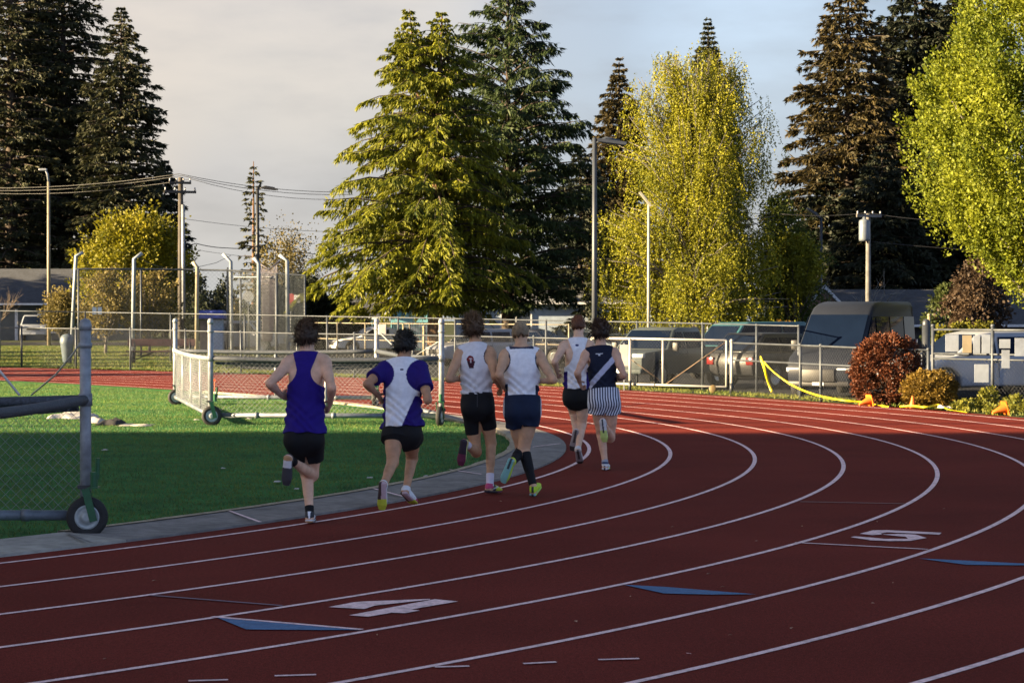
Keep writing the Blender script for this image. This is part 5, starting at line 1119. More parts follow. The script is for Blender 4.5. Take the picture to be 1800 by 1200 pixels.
blob_tree('dark_shrub', 'dark evergreen mass between the cage and the golden cedar', 'shrub', b, hedge_m, 76, egg(0, 0, -.1, 4.0, [(0, 2.2), (.4, 2.6), (.75, 1.9), (1, .5)], .8, .2), 260, 90, .2, .4, bark_d, 8, .12, up=.8, H=2)
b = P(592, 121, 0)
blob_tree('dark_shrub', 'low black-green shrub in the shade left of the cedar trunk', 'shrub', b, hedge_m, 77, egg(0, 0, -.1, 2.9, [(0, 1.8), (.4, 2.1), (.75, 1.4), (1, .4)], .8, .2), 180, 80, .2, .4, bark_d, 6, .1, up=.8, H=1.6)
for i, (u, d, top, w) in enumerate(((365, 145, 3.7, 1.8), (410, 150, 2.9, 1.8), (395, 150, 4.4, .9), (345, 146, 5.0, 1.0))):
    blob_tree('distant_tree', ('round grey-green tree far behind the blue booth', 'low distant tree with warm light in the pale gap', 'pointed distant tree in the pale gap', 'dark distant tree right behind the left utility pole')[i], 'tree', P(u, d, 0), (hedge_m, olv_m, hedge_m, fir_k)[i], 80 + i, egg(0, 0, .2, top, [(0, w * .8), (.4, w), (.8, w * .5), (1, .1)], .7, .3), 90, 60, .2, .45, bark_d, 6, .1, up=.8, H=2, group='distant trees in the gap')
# weeping birch: pale trunk and limbs, long hanging strings of small leaves
def birch():
    rng = np.random.default_rng(90); b = P(1222, 103, -.4); o = thing('weeping_birch', 'broad golden weeping birch in the evening light', 'tree', tuple(b)); sc = 103 / FPX
    mb = MB(); tk = lambda pts, r: mb.tube(pts, r, 9)
    tk([(0, 0, -.2), (.05, 0, 3), (-.25, 0, 6.5), (-.35, .1, 9.5), (.1, 0, 12)], [.26, .21, .15, .09, .03]); tk([(.02, 0, 2.5), (.35, .1, 6), (.6, .2, 9), (1.1, 0, 12.2)], [.16, .13, .08, .03]); mb.build('trunk', bark_w, o, True, False)
    br, L = MB(), Leaves(); hs = [0, .1, .25, .4, .55, .7, .82, .93, 1.0]; left = np.array([172, 178, 172, 160, 138, 128, 118, 95, 40]) * sc * 1.08; right = np.array([150, 160, 150, 138, 130, 126, 120, 100, 45]) * sc * 1.08; top = 14.7
    for k in range(360):
        t = rng.uniform(.12, 1.0); a = rng.uniform(0, 6.283); R_ = np.interp(t, hs, left if math.cos(a) < 0 else right) * math.sqrt(rng.uniform(.15, 1.12)); z = 1.0 + top * t * .96
        e = Vector((math.cos(a) * R_, math.sin(a) * R_ * .9, z)); s = Vector((rng.normal(0, .2), rng.normal(0, .15), max(1.8, z * rng.uniform(.5, .85))))
        mid = s.lerp(e, .6) + Vector((0, 0, .25)); br.tube([s, mid, e], [.05, .03, .012], 5)
        for j in range(int(rng.integers(12, 32))):
            q = rng.beta(2.2, 1.0) * 1.05; st = np.array(s.lerp(e, q)) + rng.normal(0, .22, 3); ln = min(rng.uniform(.35, 2.1), max(.3, st[2] - rng.uniform(.7, 2.2)))
            n = max(4, int(ln / .055)); f = np.linspace(0, 1, n); sway = rng.normal(0, .24, 2)
            p = st + np.stack([sway[0] * f ** 2 * ln, sway[1] * f ** 2 * ln, -f * ln], 1) + rng.normal(0, .035, (n, 3)); p[:, 0] += (np.cos(a) * .12) * np.sin(f * 1.5)
            d = rng.normal(0, .6, (n, 3)) + np.array([0, 0, -.8]); d /= np.linalg.norm(d, axis=1)[:, None]; le = .10 * rng.uniform(.6, 1.3, n); L.add(p, d * le[:, None], perp(d, rng, le * .36))
    br.build('branches', bark_g, o, True, False); L.build('crown', leaf_mat('birch_leaf', (.035, .055, .006), (.33, .31, .016), .35, .55), o)
birch()
g_m = leaf_mat('fresh_green_leaf', (.035, .055, .008), (.16, .19, .02), .3, .6)
b = P(1375, 108, -.4)
blob_tree('green_tree', 'fresh green tree merging with the right side of the birch', 'tree', b, leaf_mat('green_birch_leaf', (.025, .045, .008), (.10, .12, .018), .3, .4), 91, egg(0, 0, .2, 8.6, [(0, 1.6), (.3, 1.9), (.6, 1.7), (.85, 1.0), (1, .3)], .6, .25), 360, 80, .14, .42, bark_d, 20, .14, up=-.6, H=5, spiky=.9)
b = P(1396, 106, -.4)
blob_tree('green_tree', 'small sunlit leafy tree in front of the dark firs right of the birch', 'tree', b, leaf_mat('lime_leaf', (.06, .075, .006), (.26, .25, .02), .35, .5), 92, egg(0, 0, 3.2, 6.2, [(0, .5), (.4, 1.2), (.8, .8), (1, .2)], .6, .3), 100, 70, .15, .32, bark_d, 16, .09, up=.8, H=4.2, spiky=.6)
# bare tree: forked whitish branches only
def bare(label, u, d, w, h, seed, mat, n=34):
    rng = np.random.default_rng(seed); b = P(u, d, -.3); o = thing('bare_tree', label, 'tree', tuple(b)); mb = MB(); mb.tube([(0, 0, 0), (.05, 0, .9), (0, 0, 1.6)], [.16, .13, .10], 8); mb.build('trunk', mat, o, True, False)
    br = MB()
    def grow(p, dr, ln, r, k):
        q = p + dr * ln * .5 + Vector((0, 0, .05 * ln)); e = p + dr * ln; br.tube([p, q, e], [r, r * .75, r * .5], 5, False)
        if k == 0: return
        for _ in range(3 if k > 1 else 2): grow(e if rng.random() < .7 else q, (dr + Vector(rng.normal(0, .42, 3)) + Vector((0, 0, .18))).normalized(), ln * rng.uniform(.55, .8), r * .55, k - 1)
    for k in range(9):
        a = rng.uniform(0, 6.283); grow(Vector((0, 0, rng.uniform(.9, 1.6))), Vector((math.cos(a) * w, math.sin(a) * w * .6, h)).normalized(), rng.uniform(1.0, 1.5), .05, 3)
    br.build('branches', mat, o, True, False)
bare('bare whitish branched tree in front of the dark firs', 1500, 109, 1.15, .7, 95, bark('pale_twig', (.20, .19, .17)))
bare('leafless brownish tree at the far left edge', -12, 128, .9, .9, 96, bark('brown_twig', (.13, .10, .075)))
brn = leaf_mat('russet_leaf', (.025, .016, .010), (.085, .055, .032), .3, .7)
b = P(1716, 96, -.4)
blob_tree('russet_tree', 'brownish weeping tree under the left side of the bright rounded tree', 'tree', b, brn, 97, egg(0, 0, 1.4, 4.8, [(0, .9), (.4, 1.2), (.8, .8), (1, .2)], .6, .3), 130, 70, .16, .3, bark_g, 14, .14, up=-1.2, H=3.4, spiky=1.5)
b = P(1668, 99, -.4)
blob_tree('green_shrub', 'mid green shrub below the russet tree', 'shrub', b, leaf_mat('mid_leaf', (.02, .035, .010), (.07, .085, .02), .25, .6), 98, egg(0, 0, .4, 3.6, [(0, .9), (.5, 1.1), (1, .3)], .7, .2), 110, 70, .15, .3, bark_d, 8, .1, up=.6, H=2.2)
b = P(1312, 101, -.4)
blob_tree('orange_shrub', 'low yellow-orange shrub by the tan fence under the birch', 'shrub', P(1378, 98, -.4), leaf_mat('orange_leaf', (.12, .06, .008), (.34, .20, .02), .3, .8), 99, egg(0, 0, .1, 2.0, [(0, .5), (.5, .7), (1, .2)], .6, .3), 40, 60, .12, .25, bark_d, 8, .06, up=.6, H=1.2)
b = P(1692, 70, -.4)
blob_tree('clipped_hedge', 'low yellow-green clipped hedge behind the silver car', 'hedge', b, leaf_mat('lime_hedge', (.06, .065, .006), (.20, .19, .02), .2, .8), 100, lambda rng, n: (np.stack([rng.uniform(-.95, .95, n), rng.uniform(-.3, .3, n), rng.uniform(.1, 1.95, n)], 1), np.tile([0, 0, 1.0], (n, 1))), 200, 60, .08, .16, bark_d, 5, .05, up=.5, H=1, crown='leaves')
# clipped bushes inside the fence: a russet one and an ochre one
def ball(rx, ry, h, p=2.6):
    def f(rng, n):
        a = rng.uniform(0, 6.283, n); s = rng.uniform(-1, 1, n); c = np.sqrt(1 - s * s); v = np.stack([np.cos(a) * c, np.sin(a) * c, s], 1); k = (np.abs(v) ** p).sum(1) ** (-1 / p); v = v * k[:, None] * (1 + .07 * np.sin(a * 3 + s * 4) + .05 * np.sin(a * 7 - s * 9) + np.where(rng.random(n) < .05, .10, 0))[:, None]
        q = np.where(rng.random(n) < .8, rng.uniform(.86, 1.02, n), rng.random(n) ** .5)[:, None]; return np.stack([v[:, 0] * rx, v[:, 1] * ry, h / 2 + v[:, 2] * h / 2], 1) * np.where(True, q, q) + np.array([0, 0, 1]) * (1 - q) * h / 2, v
    return f
b = P(1559, 43.2, -.05)
blob_tree('russet_bush', 'large clipped russet bush in front of the van', 'bush', b, leaf_mat('russet_bush_leaf', (.024, .008, .005), (.135, .040, .014), .2, 2.4), 101, ball(.66, .62, 1.40), 420, 60, .048, .11, bark_d, 30, .04, up=.3, H=1.1, crown='leaves')
b = P(1636, 41.6, -.05)
blob_tree('ochre_bush', 'smaller clipped ochre bush beside the russet one', 'bush', b, leaf_mat('ochre_bush_leaf', (.05, .034, .007), (.25, .155, .022), .25, 2.6), 102, ball(.47, .46, .72), 300, 60, .042, .09, bark_d, 20, .03, up=.6, H=.6, crown='leaves')
# weeds and small plants along the right hand edge
weed_m = leaf_mat('weed_leaf', (.05, .07, .010), (.24, .22, .03), .3, 1.5)
for i, (u, v, w, h) in enumerate(((1738, 708, .16, .42), (1712, 716, .28, .18), (1690, 713, .2, .14), (1785, 712, .25, .25), (1798, 722, .3, .2), (1755, 722, .2, .1))):
    g = P(u, 41.0 - i * .3, -.02)
    blob_tree('weed_clump', ('tall yellow-green weed at the foot of the tall fence', 'low weed patch left of the right hand cone', 'small weed patch beside the end of the tape', 'weed clump behind the right hand cone', 'weed clump at the right edge of the track', 'flat weed patch beside the right hand cone')[i], 'weed', g, weed_m, 110 + i, ball(w, w, h, 2), 22, 26, .06, .07, None, 0, up=.8, H=h, crown='leaves', group='weeds along the fence foot')
# off to the left, beyond the frame: more tall firs, whose long evening shadow falls on the left hand firs and the street
rngT = np.random.default_rng(5)
src = [o for o in bpy.data.objects if o.get('label') == 'dark fir filling the gap behind the two left edge firs'][0]
for i, (x, y, s) in enumerate(((-62, 142, .9), (-70, 152, .95), (-58, 157, .9), (-80, 136, 1.0), (-75, 161, 1.0), (-60, 47, .66), (-62, 53, .78), (-61, 59, .7), (-63, 65, .8), (-60, 71, .72), (-62, 77, .8), (-61, 84, .74), (-64, 91, .8))):
    q = dup(src, (x, y, 0), i * 1.3, 'tall dark fir beyond the left edge of the view', (s * .8, s * .8, s * .66))
# ------------------------------------------------------------------ vehicles; local +X is forward
tyre_m = black_m; rim_m = M_('alloy_rim', (.30, .31, .33), .35, .7, .1, 10)
lampw_m = M_('clear_lamp', (.32, .34, .36), .12, 0, .05, 5, coat=1); lampr_m = M_('red_lamp', (.12, .006, .006), .2, 0, .1, 5, coat=1)
trimk_m = M_('black_trim', (.015, .015, .017), .5, 0, .2, 8); cglass_m = M_('car_glass', (.004, .008, .020), .06, 0, .1, 2, spec=.05); plate_m = M_('number_plate', (.5, .5, .52), .5)
def arc(cx, r, n=9, z0=.28):
    return [(cx + r * math.cos(a), max(z0, .34 + r * math.sin(a))) for a in np.linspace(math.pi + .2, -.2, n)]
TYPES = dict(
 sedan=dict(L=4.6, w=1.80, wb=(1.38, -1.36), r=.33, low=[(2.30, .36), (2.30, .58), (2.18, .70), (1.05, .90), (-1.75, .98), (-2.22, .96), (-2.32, .70), (-2.28, .36)], gh=[(1.08, .88), (.22, 1.38), (-.15, 1.44), (-.75, 1.42), (-1.85, .96)], tum=.24, pil=(.12, -.72)),
 suv=dict(L=4.7, w=1.88, wb=(1.42, -1.38), r=.37, low=[(2.34, .42), (2.36, .70), (2.22, .92), (1.12, 1.08), (-2.26, 1.10), (-2.36, .80), (-2.30, .42)], gh=[(1.18, 1.05), (.42, 1.60), (0, 1.67), (-1.60, 1.66), (-2.22, 1.08)], tum=.20, pil=(-.05, -1.05)),
 pickup=dict(L=5.7, w=1.98, wb=(1.85, -1.70), r=.41, low=[(2.85, .52), (2.86, .92), (2.70, 1.10), (1.42, 1.20), (-1.08, 1.22), (-2.84, 1.22), (-2.86, .60)], gh=[(1.45, 1.17), (.78, 1.78), (.4, 1.86), (-.78, 1.86), (-1.06, 1.20)], tum=.20, pil=(.30,)),
 boxvan=dict(L=4.9, w=1.86, wb=(1.55, -1.40), r=.35, low=[(2.44, .42), (2.46, .80), (2.30, 1.02), (1.60, 1.16), (-2.38, 1.18), (-2.44, .42)], gh=[(1.66, 1.12), (.95, 1.86), (.6, 1.96), (-2.25, 1.98), (-2.40, 1.16)], tum=.14, pil=(.35, -.95)),
 van=dict(L=6.0, w=2.02, wb=(2.05, -1.65), r=.37, low=[(2.94, .40), (3.02, .66), (2.98, .92), (2.82, 1.12), (2.02, 1.38), (-2.92, 1.42), (-2.98, .42)], gh=[(2.08, 1.34), (1.22, 2.30), (.95, 2.50), (.62, 2.60), (.2, 2.64), (-2.72, 2.66), (-2.88, 2.58), (-2.96, 1.40)], tum=.10, pil=(.95, -.25, -1.55)))
def vehicle(kind, name, label, cat, loc, heading, paint, scale=1.0, group='vehicles beyond the fence', lights=True):
    T = TYPES[kind]; o = thing(name, label, cat, loc, heading, group); o.scale = (scale,) * 3; hw = T['w'] / 2; L = T['L']; r = T['r']
    wf = lambda x: 1 - .13 * abs(2 * x / L) ** 4
    low = list(T['low']); zlo = low[0][1]; bot = []
    for cx in (T['wb'][1], T['wb'][0]): bot += [(cx + (r + .07) * math.cos(a), max(zlo - .08, r + (r + .07) * math.sin(a))) for a in np.linspace(math.pi + .25, -.25, 11)]
    out = low + bot
    def shell(mb, pts, wid, zshift=0):
        n = len(pts); vs = [(x, wid(x, z), z) for x, z in pts] + [(x, -wid(x, z), z) for x, z in pts]
        mb.add(vs, [tuple(range(n)), tuple(range(2 * n - 1, n - 1, -1))] + [(i, n + i, n + (i + 1) % n, (i + 1) % n) for i in range(n)])
    gh = T['gh']; zb, zt = gh[0][1], max(p[1] for p in gh)
    gw = lambda x, z: hw * wf(x) * .97 * (1 - T['tum'] * max(0, (z - zb) / (zt - zb)))
    b = MB(); shell(b, out, lambda x, z: hw * wf(x) * (1 - .05 * max(0, (.6 - z)) / .3)); b.build('body', paint, o, True, False, .045 if kind != 'van' else .09)
    c = MB(); shell(c, gh, gw); c.build('roof', paint, o, True, False, .06 if kind != 'van' else .13)
    # glass: windscreen, rear window, side lights between the pillars
    def pane(nm, pts):
        m = MB(); m.add(pts, [tuple(range(len(pts)))]); q = m.build(nm, cglass_m, o, False, False, fix=False)
        so_ = q.modifiers.new('thickness', 'SOLIDIFY'); so_.thickness = .012; so_.offset = 0; return q
    def across(p, q, a, b_, off):
        (x0, z0), (x1, z1) = p, q; n = Vector((z0 - z1, 0, x0 - x1)); n = Vector((abs(n.x) * (1 if off > 0 else -1), 0, abs(n.z))).normalized() * .012
        f = lambda t: (x0 + (x1 - x0) * t, z0 + (z1 - z0) * t); A, B_ = f(a), f(b_)
        ya, yb = gw(*A) - .09, gw(*B_) - .09; return [(A[0] + n.x, ya, A[1] + n.z), (A[0] + n.x, -ya, A[1] + n.z), (B_[0] + n.x, -yb, B_[1] + n.z), (B_[0] + n.x, yb, B_[1] + n.z)]
    pane('windscreen', across(gh[0], gh[1], .06, .96, 1)); pane('rear_window', across(gh[-1], gh[-2], .12 if kind != 'van' else .35, .88 if kind != 'van' else .62, -1))
    zs0 = zb + .06 if kind != 'van' else 1.58; zs1 = zt - .14 if kind != 'van' else 2.22
    def xat(z, front):                                         # front or rear edge of the glasshouse at height z
        P_ = gh[:3] if front else gh[::-1][:3]
        for (xa, za), (xb, zb_) in zip(P_[:-1], P_[1:]):
            if za <= z <= zb_ or zb_ <= z <= za: return xa + (xb - xa) * (z - za) / (zb_ - za + 1e-9)
        return P_[-1][0]
    ed = [None] + list(T['pil']) + [None]
    for s in (1, -1):
        for i in range(len(ed) - 1):
            f0 = (xat(zs0, True) - .14, xat(zs1, True) - .10) if ed[i] is None else (ed[i] - .05,) * 2
            f1 = (xat(zs0, False) + .14, xat(zs1, False) + .10) if ed[i + 1] is None else (ed[i + 1] + .05,) * 2
            if f0[0] - f1[0] < .15: continue
            pts = [(f0[0], zs0), (f0[1] if f0[1] > f1[1] else f1[1] + .02, zs1), (f1[1], zs1), (f1[0], zs0)]; v = [(x, s * (gw(x, z) + .008), z) for x, z in pts]
            pane('side_window', v if s > 0 else v[::-1])
        mr = MB(); mx = gh[0][0] - .25; mr.box((mx, s * (gw(mx, zb) + .13), zb + .10), (.10, .20, .15 if kind not in ('van', 'pickup') else .28)); mr.build('mirror', trimk_m, o, True, False, .03)
        hx = low[1][0] - .06; h = MB(); hz = low[1][1] * .5 + low[2][1] * .5; h.box((hx - .04, s * hw * .70, hz), (.16, .40, .13)); h.build('headlight', lampw_m, o, True, False, .03)
        tx = low[-2][0] + .02; t = MB(); t.box((tx, s * hw * .78, low[-2][1] + .04), (.10, .26, .22)); t.build('tail_light', lampr_m, o, True, False, .02)
        for x in T['pil'][:2]:
            d = MB(); d.box((x + .12, s * (hw * wf(x) * 1.0 + .012), zb - .12), (.16, .03, .03)); d.build('door_handle', trimk_m, o, False, False)
            d = MB(); d.box((x - .0, s * (hw * wf(x) * .995 + .004), (zb + zlo) / 2 + .06), (.012, .01, (zb - zlo) * .8)); d.build('door_seam', trimk_m, o, False, False)
        for cx in T['wb']:
            M0 = Matrix.Translation((cx, s * (hw - .12), r)) @ Matrix.Rotation(R(90), 4, 'X'); w = .22; ty = MB(); ty.lathe([(r * .62, -w / 2), (r * .93, -w / 2), (r, -w * .3), (r, w * .3), (r * .93, w / 2), (r * .62, w / 2)], 28, M0, False); wh = ty.build('wheel', tyre_m, o, True, False)
            rm = MB(); rm.lathe([(.05, s * -.10), (.07, s * -.112), (r * .5, s * -.085), (r * .58, s * -.11), (r * .64, s * -.11), (r * .64, 0)], 20, M0, True)
            q = rm.build('rim', rim_m, wh, True, False)
            sp_ = MB()
            for k in range(5): a = k * 1.2566; sp_.box(M0 @ Vector((math.cos(a) * r * .34, math.sin(a) * r * .34, s * -.105)), (.035, .02, .02))
    g = MB(); gz = low[1][1]; g.box((low[1][0] - .02, 0, gz - .02), (.10, hw * .95, .20 if kind != 'van' else .34)); g.build('grille', trimk_m, o, True, False, .02)
    bp = MB(); bp.box((low[0][0] - .03, 0, zlo + .02), (.16, hw * 1.72, .16)); bp.build('bumper', trimk_m if kind in ('van', 'suv') else paint, o, True, False, .04)
    pl = MB(); pl.box((low[0][0] + .055, 0, zlo + .05), (.02, .32, .15)); pl.build('number_plate', plate_m, o, False, False)
    un = MB(); un.box((0, 0, zlo + .02), (L * .86, hw * 1.5, .18)); un.build('underbody', trimk_m, o, False, False)
    if kind == 'pickup':
        bd = MB(); bd.box((-1.95, 0, 1.225), (1.62, hw * 1.62, .02)); bd.build('bed_cover', trimk_m, o, False, False)
    if kind == 'van':
        rl = MB()
        for s in (1, -1): rl.tube([(.6, s * .72, 2.66), (-2.6, s * .72, 2.69)], .025, 6)
        for s in (1, -1):
            st = MB(); st.box((-.6, s * (hw + .006), .92), (3.9, .02, .16)); st.build('side_moulding', trimk_m, o, False, False)
    return o
def paint(n, c, rough=.28, metal=.0): return M_(n, c, rough + .1, metal * .4, .05, 2, coat=.12, spec=.3)
def at(u, d, dz=0.0): p = P(u, d, 0); return (p.x, d, float(ground_z(p.x, d)) + .03 + dz)
PI = math.pi
white_p, silver_p, grey_p, van_p, green_p, teal_p, blk_p, navy_p = (paint(*a) for a in (('white_car_paint', (.78, .80, .84)), ('silver_paint', (.25, .27, .31), .3, .35), ('grey_paint', (.20, .21, .24), .3, .3), ('dark_grey_van_paint', (.012, .015, .023), .25, .0), ('dark_green_grey_paint', (.055, .068, .072)), ('teal_paint', (.035, .11, .135)), ('black_paint', (.014, .015, .018)), ('navy_paint', (.016, .02, .035))))
vehicle('van', 'parked_van', 'tall dark grey high-roofed van parked nose toward the track', 'van', (9.6, 59.0, -.42), R(-118), M_('dark_van_paint', (.014, .017, .026), .45, 0, .08, 2, coat=.04, spec=.12))
vehicle('suv', 'parked_car', 'silver car side-on behind the tall fence with white panels', 'car', at(1716, 56, 0), PI + R(20), silver_p, 1.08)
vehicle('suv', 'parked_car', 'white car cut off by the right edge of the picture', 'car', at(1892, 63), PI + R(25), white_p, 1.02)
vehicle('pickup', 'parked_pickup', 'dark green-grey crew cab pickup behind the rolling gate', 'pickup truck', at(1168, 66), PI + R(56), green_p)
vehicle('boxvan', 'parked_van', 'boxy teal van in the second row behind the gate post', 'van', at(1312, 75), PI + R(38), teal_p, 1.02)
vehicle('suv', 'parked_car', 'black car with red tail lights beside the nose of the grey van', 'car', at(1368, 65), R(46), blk_p, 1.02)
vehicle('sedan', 'parked_car', 'white sedan seen through the pale railing between two runners', 'car', at(655, 113), PI + R(22), white_p)
vehicle('suv', 'parked_car', 'grey car with sunlit roof behind the tousle-haired runner', 'car', at(846, 91), PI + R(30), grey_p, .98)
vehicle('suv', 'parked_car', 'dark blue car behind the short-haired blond runner', 'car', at(940, 97), R(-25), navy_p, .98)
vehicle('suv', 'parked_car', 'light grey car behind the throwing cage posts', 'car', at(442, 104), R(-30), silver_p, .96)
vehicle('pickup', 'parked_pickup', 'pale-fronted pickup under the eaves of the far left house', 'pickup truck', (P(62, 143, 0).x, 143, .2), R(-80), silver_p, .95)
# ------------------------------------------------------------------ small things
# traffic cones
cone_m = M_('orange_cone', (.62, .13, .008), .55, 0, .12, 12)
def cone(label, c, rx=0.0, rz=0.0, h=.30, r=.10):
    o = thing('traffic_cone', label, 'traffic cone', tuple(c), rz, 'orange cones along the track edge'); Rm = Matrix.Rotation(rx, 4, 'Y')
    dz = r * 1.30 if rx else 0.0
    M0 = Matrix.Translation((0, 0, dz)) @ Rm
    m = MB(); m.lathe([(r, .015), (r * .93, .05), (r * .45, h * .7), (r * .26, h), (r * .20, h + .005), (r * .18, h - .04)], 20, M0, False); m.build('cone_body', cone_m, o, True, False)
    q = MB(); s = r * 1.35; q.prism([(-s, -s * .8), (-s * .8, -s), (s * .8, -s), (s, -s * .8), (s, s * .8), (s * .8, s), (-s * .8, s), (-s, s * .8)], 'Z', 0, .018); w = q.build('cone_base', cone_m, o, False, False); w.data.transform(M0); return o
g = lambda u, v, z=0.0: Vector((*G(u, v).xy, z))
cone('orange cone knocked over at the foot of the russet bush', g(1530, 713.5), R(-107), R(20), .26, .09)
cone('small upright orange cone between the two bushes', g(1604.5, 717), 0, .3, .235, .075)
cone('orange cone tipped over beside the weeds at the far right', g(1768, 728.5), R(-108), R(12), .27, .095)
# caution tape
tape_m = M_('yellow_tape', (.62, .50, .01), .45, 0, .12, 14)
def ribbon_strip(name, label, cat, pts, w=.07, up=None):
    mb = MB(); pts = [Vector(p) for p in pts]; Q = []
    for i in range(len(pts) - 1):
        for t in np.linspace(0, 1, 6)[:-1]:
            p0, p1, p2, p3 = pts[max(i - 1, 0)], pts[i], pts[i + 1], pts[min(i + 2, len(pts) - 1)]
            Q.append(.5 * ((2 * p1) + (p2 - p0) * t + (2 * p0 - 5 * p1 + 4 * p2 - p3) * t * t + (3 * p1 - 3 * p2 + p3 - p0) * t ** 3))
    Q.append(pts[-1]); vs = []
    for i, q in enumerate(Q):
        t = (Q[min(i + 1, len(Q) - 1)] - Q[max(i - 1, 0)]).normalized(); tw = .5 * math.sin(i * .45)
        s = t.cross(Vector((0, 1, 0))); s = s.normalized() if s.length > .1 else Vector((1, 0, 0)); s = Matrix.Rotation(tw, 3, t) @ s; vs += [q - s * w / 2, q + s * w / 2]
    mb.add(vs, [(2 * i, 2 * i + 1, 2 * i + 3, 2 * i + 2) for i in range(len(Q) - 1)]); o = mb.build(name, tape_m, None, True, fix=False)
    m = o.modifiers.new('thickness', 'SOLIDIFY'); m.thickness = .004; return tag(o, label, cat)
ribbon_strip('caution_tape', 'yellow tape sagging from the fence to the russet bush', 'tape', [PV(1337, 626, 46.0), PV(1341, 634, 45.9), PV(1362, 655, 45.5), PV(1395, 678, 45), PV(1435, 694, 44.2), PV(1480, 703, 43.2), g(1522, 710, .03), g(1548, 714.5, .02), g(1562, 716, .01)], .036)
ribbon_strip('caution_tape', 'short end of yellow tape hanging from the fence knot', 'tape', [PV(1338, 630, 45.9), PV(1344, 648, 45.85), PV(1350, 670, 45.9), PV(1357, 688, 45.8)], .058)
ribbon_strip('caution_tape', 'yellow tape lying slack on the ground between the small cone and the weeds', 'tape', [g(1582, 717, .03), g(1606, 718, .05), g(1628, 719, .04), g(1650, 718, .07), g(1668, 722, .03), g(1700, 727, .02)], .036)
def lump(name, label, cat, c, sx, sy, h, mat, seed, n=26, group=None, rz=0.0):
    """a crumpled cloth or paper lying on the ground: folded sheet with real height"""
    rng = np.random.default_rng(seed); u, v = np.meshgrid(np.linspace(-1, 1, n), np.linspace(-1, 1, n), indexing='ij'); ph = rng.uniform(0, 6, 6)
    ed = np.clip(1 - np.maximum(np.abs(u), np.abs(v)) ** 6, 0, 1)
    z = h * .62 * ed * np.clip(.55 + .30 * np.sin(u * 3 + ph[0] + 1.3 * np.sin(v * 2.5 + ph[1])) + .2 * np.sin(v * 5 + ph[2] + u * 2) + .08 * np.sin(u * 9 + ph[3] - v * 5), .10, 2)
    x = sx * (u + .12 * np.sin(v * 4 + ph[4]) + .05 * np.sin(v * 11 + ph[5])) / 2; y = sy * (v + .14 * np.sin(u * 4.5 + ph[5])) / 2
    ca, sa = math.cos(rz), math.sin(rz); V = np.stack([c[0] + x * ca - y * sa, c[1] + x * sa + y * ca, c[2] + z + .004], -1).reshape(-1, 3); I = np.arange(n * n).reshape(n, n)
    F = np.stack([I[:-1, :-1], I[1:, :-1], I[1:, 1:], I[:-1, 1:]], -1).reshape(-1, 4); o = np_mesh(name, V, F, mat, None, True); return tag(o, label, cat, group)
wc_m = M_('white_garment', (.42, .40, .38), .85, 0, .15, 12, bump=.4, bscale=40); kc_m = M_('black_garment', (.016, .016, .02), .85, 0, .3, 12)
lump('dropped_clothing', 'white and grey clothing dropped on the turf, left end of the heap', 'clothing', g(132, 736, .015), .62, .75, .20, wc_m, 1, rz=-.2, group='clothes left on the turf')
lump('dropped_clothing', 'pale clothing sprawled on the turf in the middle of the heap', 'clothing', g(166, 744, .015), .42, .6, .15, M_('pale_garment', (.36, .33, .33), .85, 0, .2, 10), 2, rz=.3, group='clothes left on the turf')
lump('dropped_clothing', 'black clothing on the turf beside the white heap', 'clothing', g(196, 748, .015), .42, .5, .16, kc_m, 3, group='clothes left on the turf')
lump('dropped_clothing', 'flat cream garment at the right end of the clothes heap', 'clothing', g(238, 749.5, .015), .50, .5, .05, M_('cream_garment', (.45, .42, .36), .85, 0, .2, 10), 4, group='clothes left on the turf')
for i, (u, v, s) in enumerate(((70, 711, .16), (112, 716, .10), (346, 741, .10), (438, 739, .09), (487, 852, .07), (184, 795, .08), (392, 828, .05), (521, 865, .05), (650, 845, .06), (748, 842, .05))):
    lump('paper_scrap', ('white scrap by the far wheel of the barrier', 'tiny scrap near the dropped clothing', 'scrap in front of the near left wheel', 'scrap just under the long bottom rail', 'scrap on the turf left of the kerb', 'pair of pale flecks in the shaded turf', 'lone fleck in the middle of the shaded turf', 'fleck near the kerb behind the last runner', 'fleck by the shirt runner on the turf', 'fleck near the kerb between the runners')[i], 'scrap', g(u, v, .03), s, s * 1.6, .02, wc_m, 20 + i, 8, 'scraps on the turf')
lump('plastic_bag', 'crumpled white plastic bag lying on the yellow tape', 'bag', g(1660, 719.5, .03), .22, .3, .09, M_('white_plastic', (.5, .5, .52), .4), 40, 14)
# white panels hung on the tall fence
pan_m = M_('white_sign_panel', (.22, .25, .30), .5, 0, .12, 6, stain=.15)
cream_pm = M_('cream_sign_panel', (.24, .20, .13), .5, 0, .12, 6)
for i, (u0, u1, v0, v1, lb) in enumerate(((1662, 1685, 588, 618, 'upper white panel farthest left on the tall fence'), (1692, 1708, 589, 620, 'narrow cream panel between the upper white panels'), (1711, 1723, 590, 621, 'narrow white panel left of the fence post'), (1726, 1741, 588, 621, 'white panel just left of the fence post'), (1713, 1738, 640, 672, 'lone large white panel hung low on the mesh'), (1757, 1776, 596, 612, 'short white panel right of the fence post'), (1761, 1775, 615, 647, 'white panel hung under the short one'), (1784, 1806, 594, 626, 'grey-white panel at the right picture edge'))):
    d = 41.85 - (u0 - 1640) * .0105; a, b = PV(u0, v1, d - .05), PV(u1, v0, d - .05); m = MB(); m.box(((a.x + b.x) / 2, (a.y + b.y) / 2, (a.z + b.z) / 2), (b.x - a.x, .012, b.z - a.z), rz=-.1)
    tag(m.build('sign_panel', cream_pm if i == 1 else pan_m, None, bevel=.003), lb, 'panel', 'panels on the tall fence')
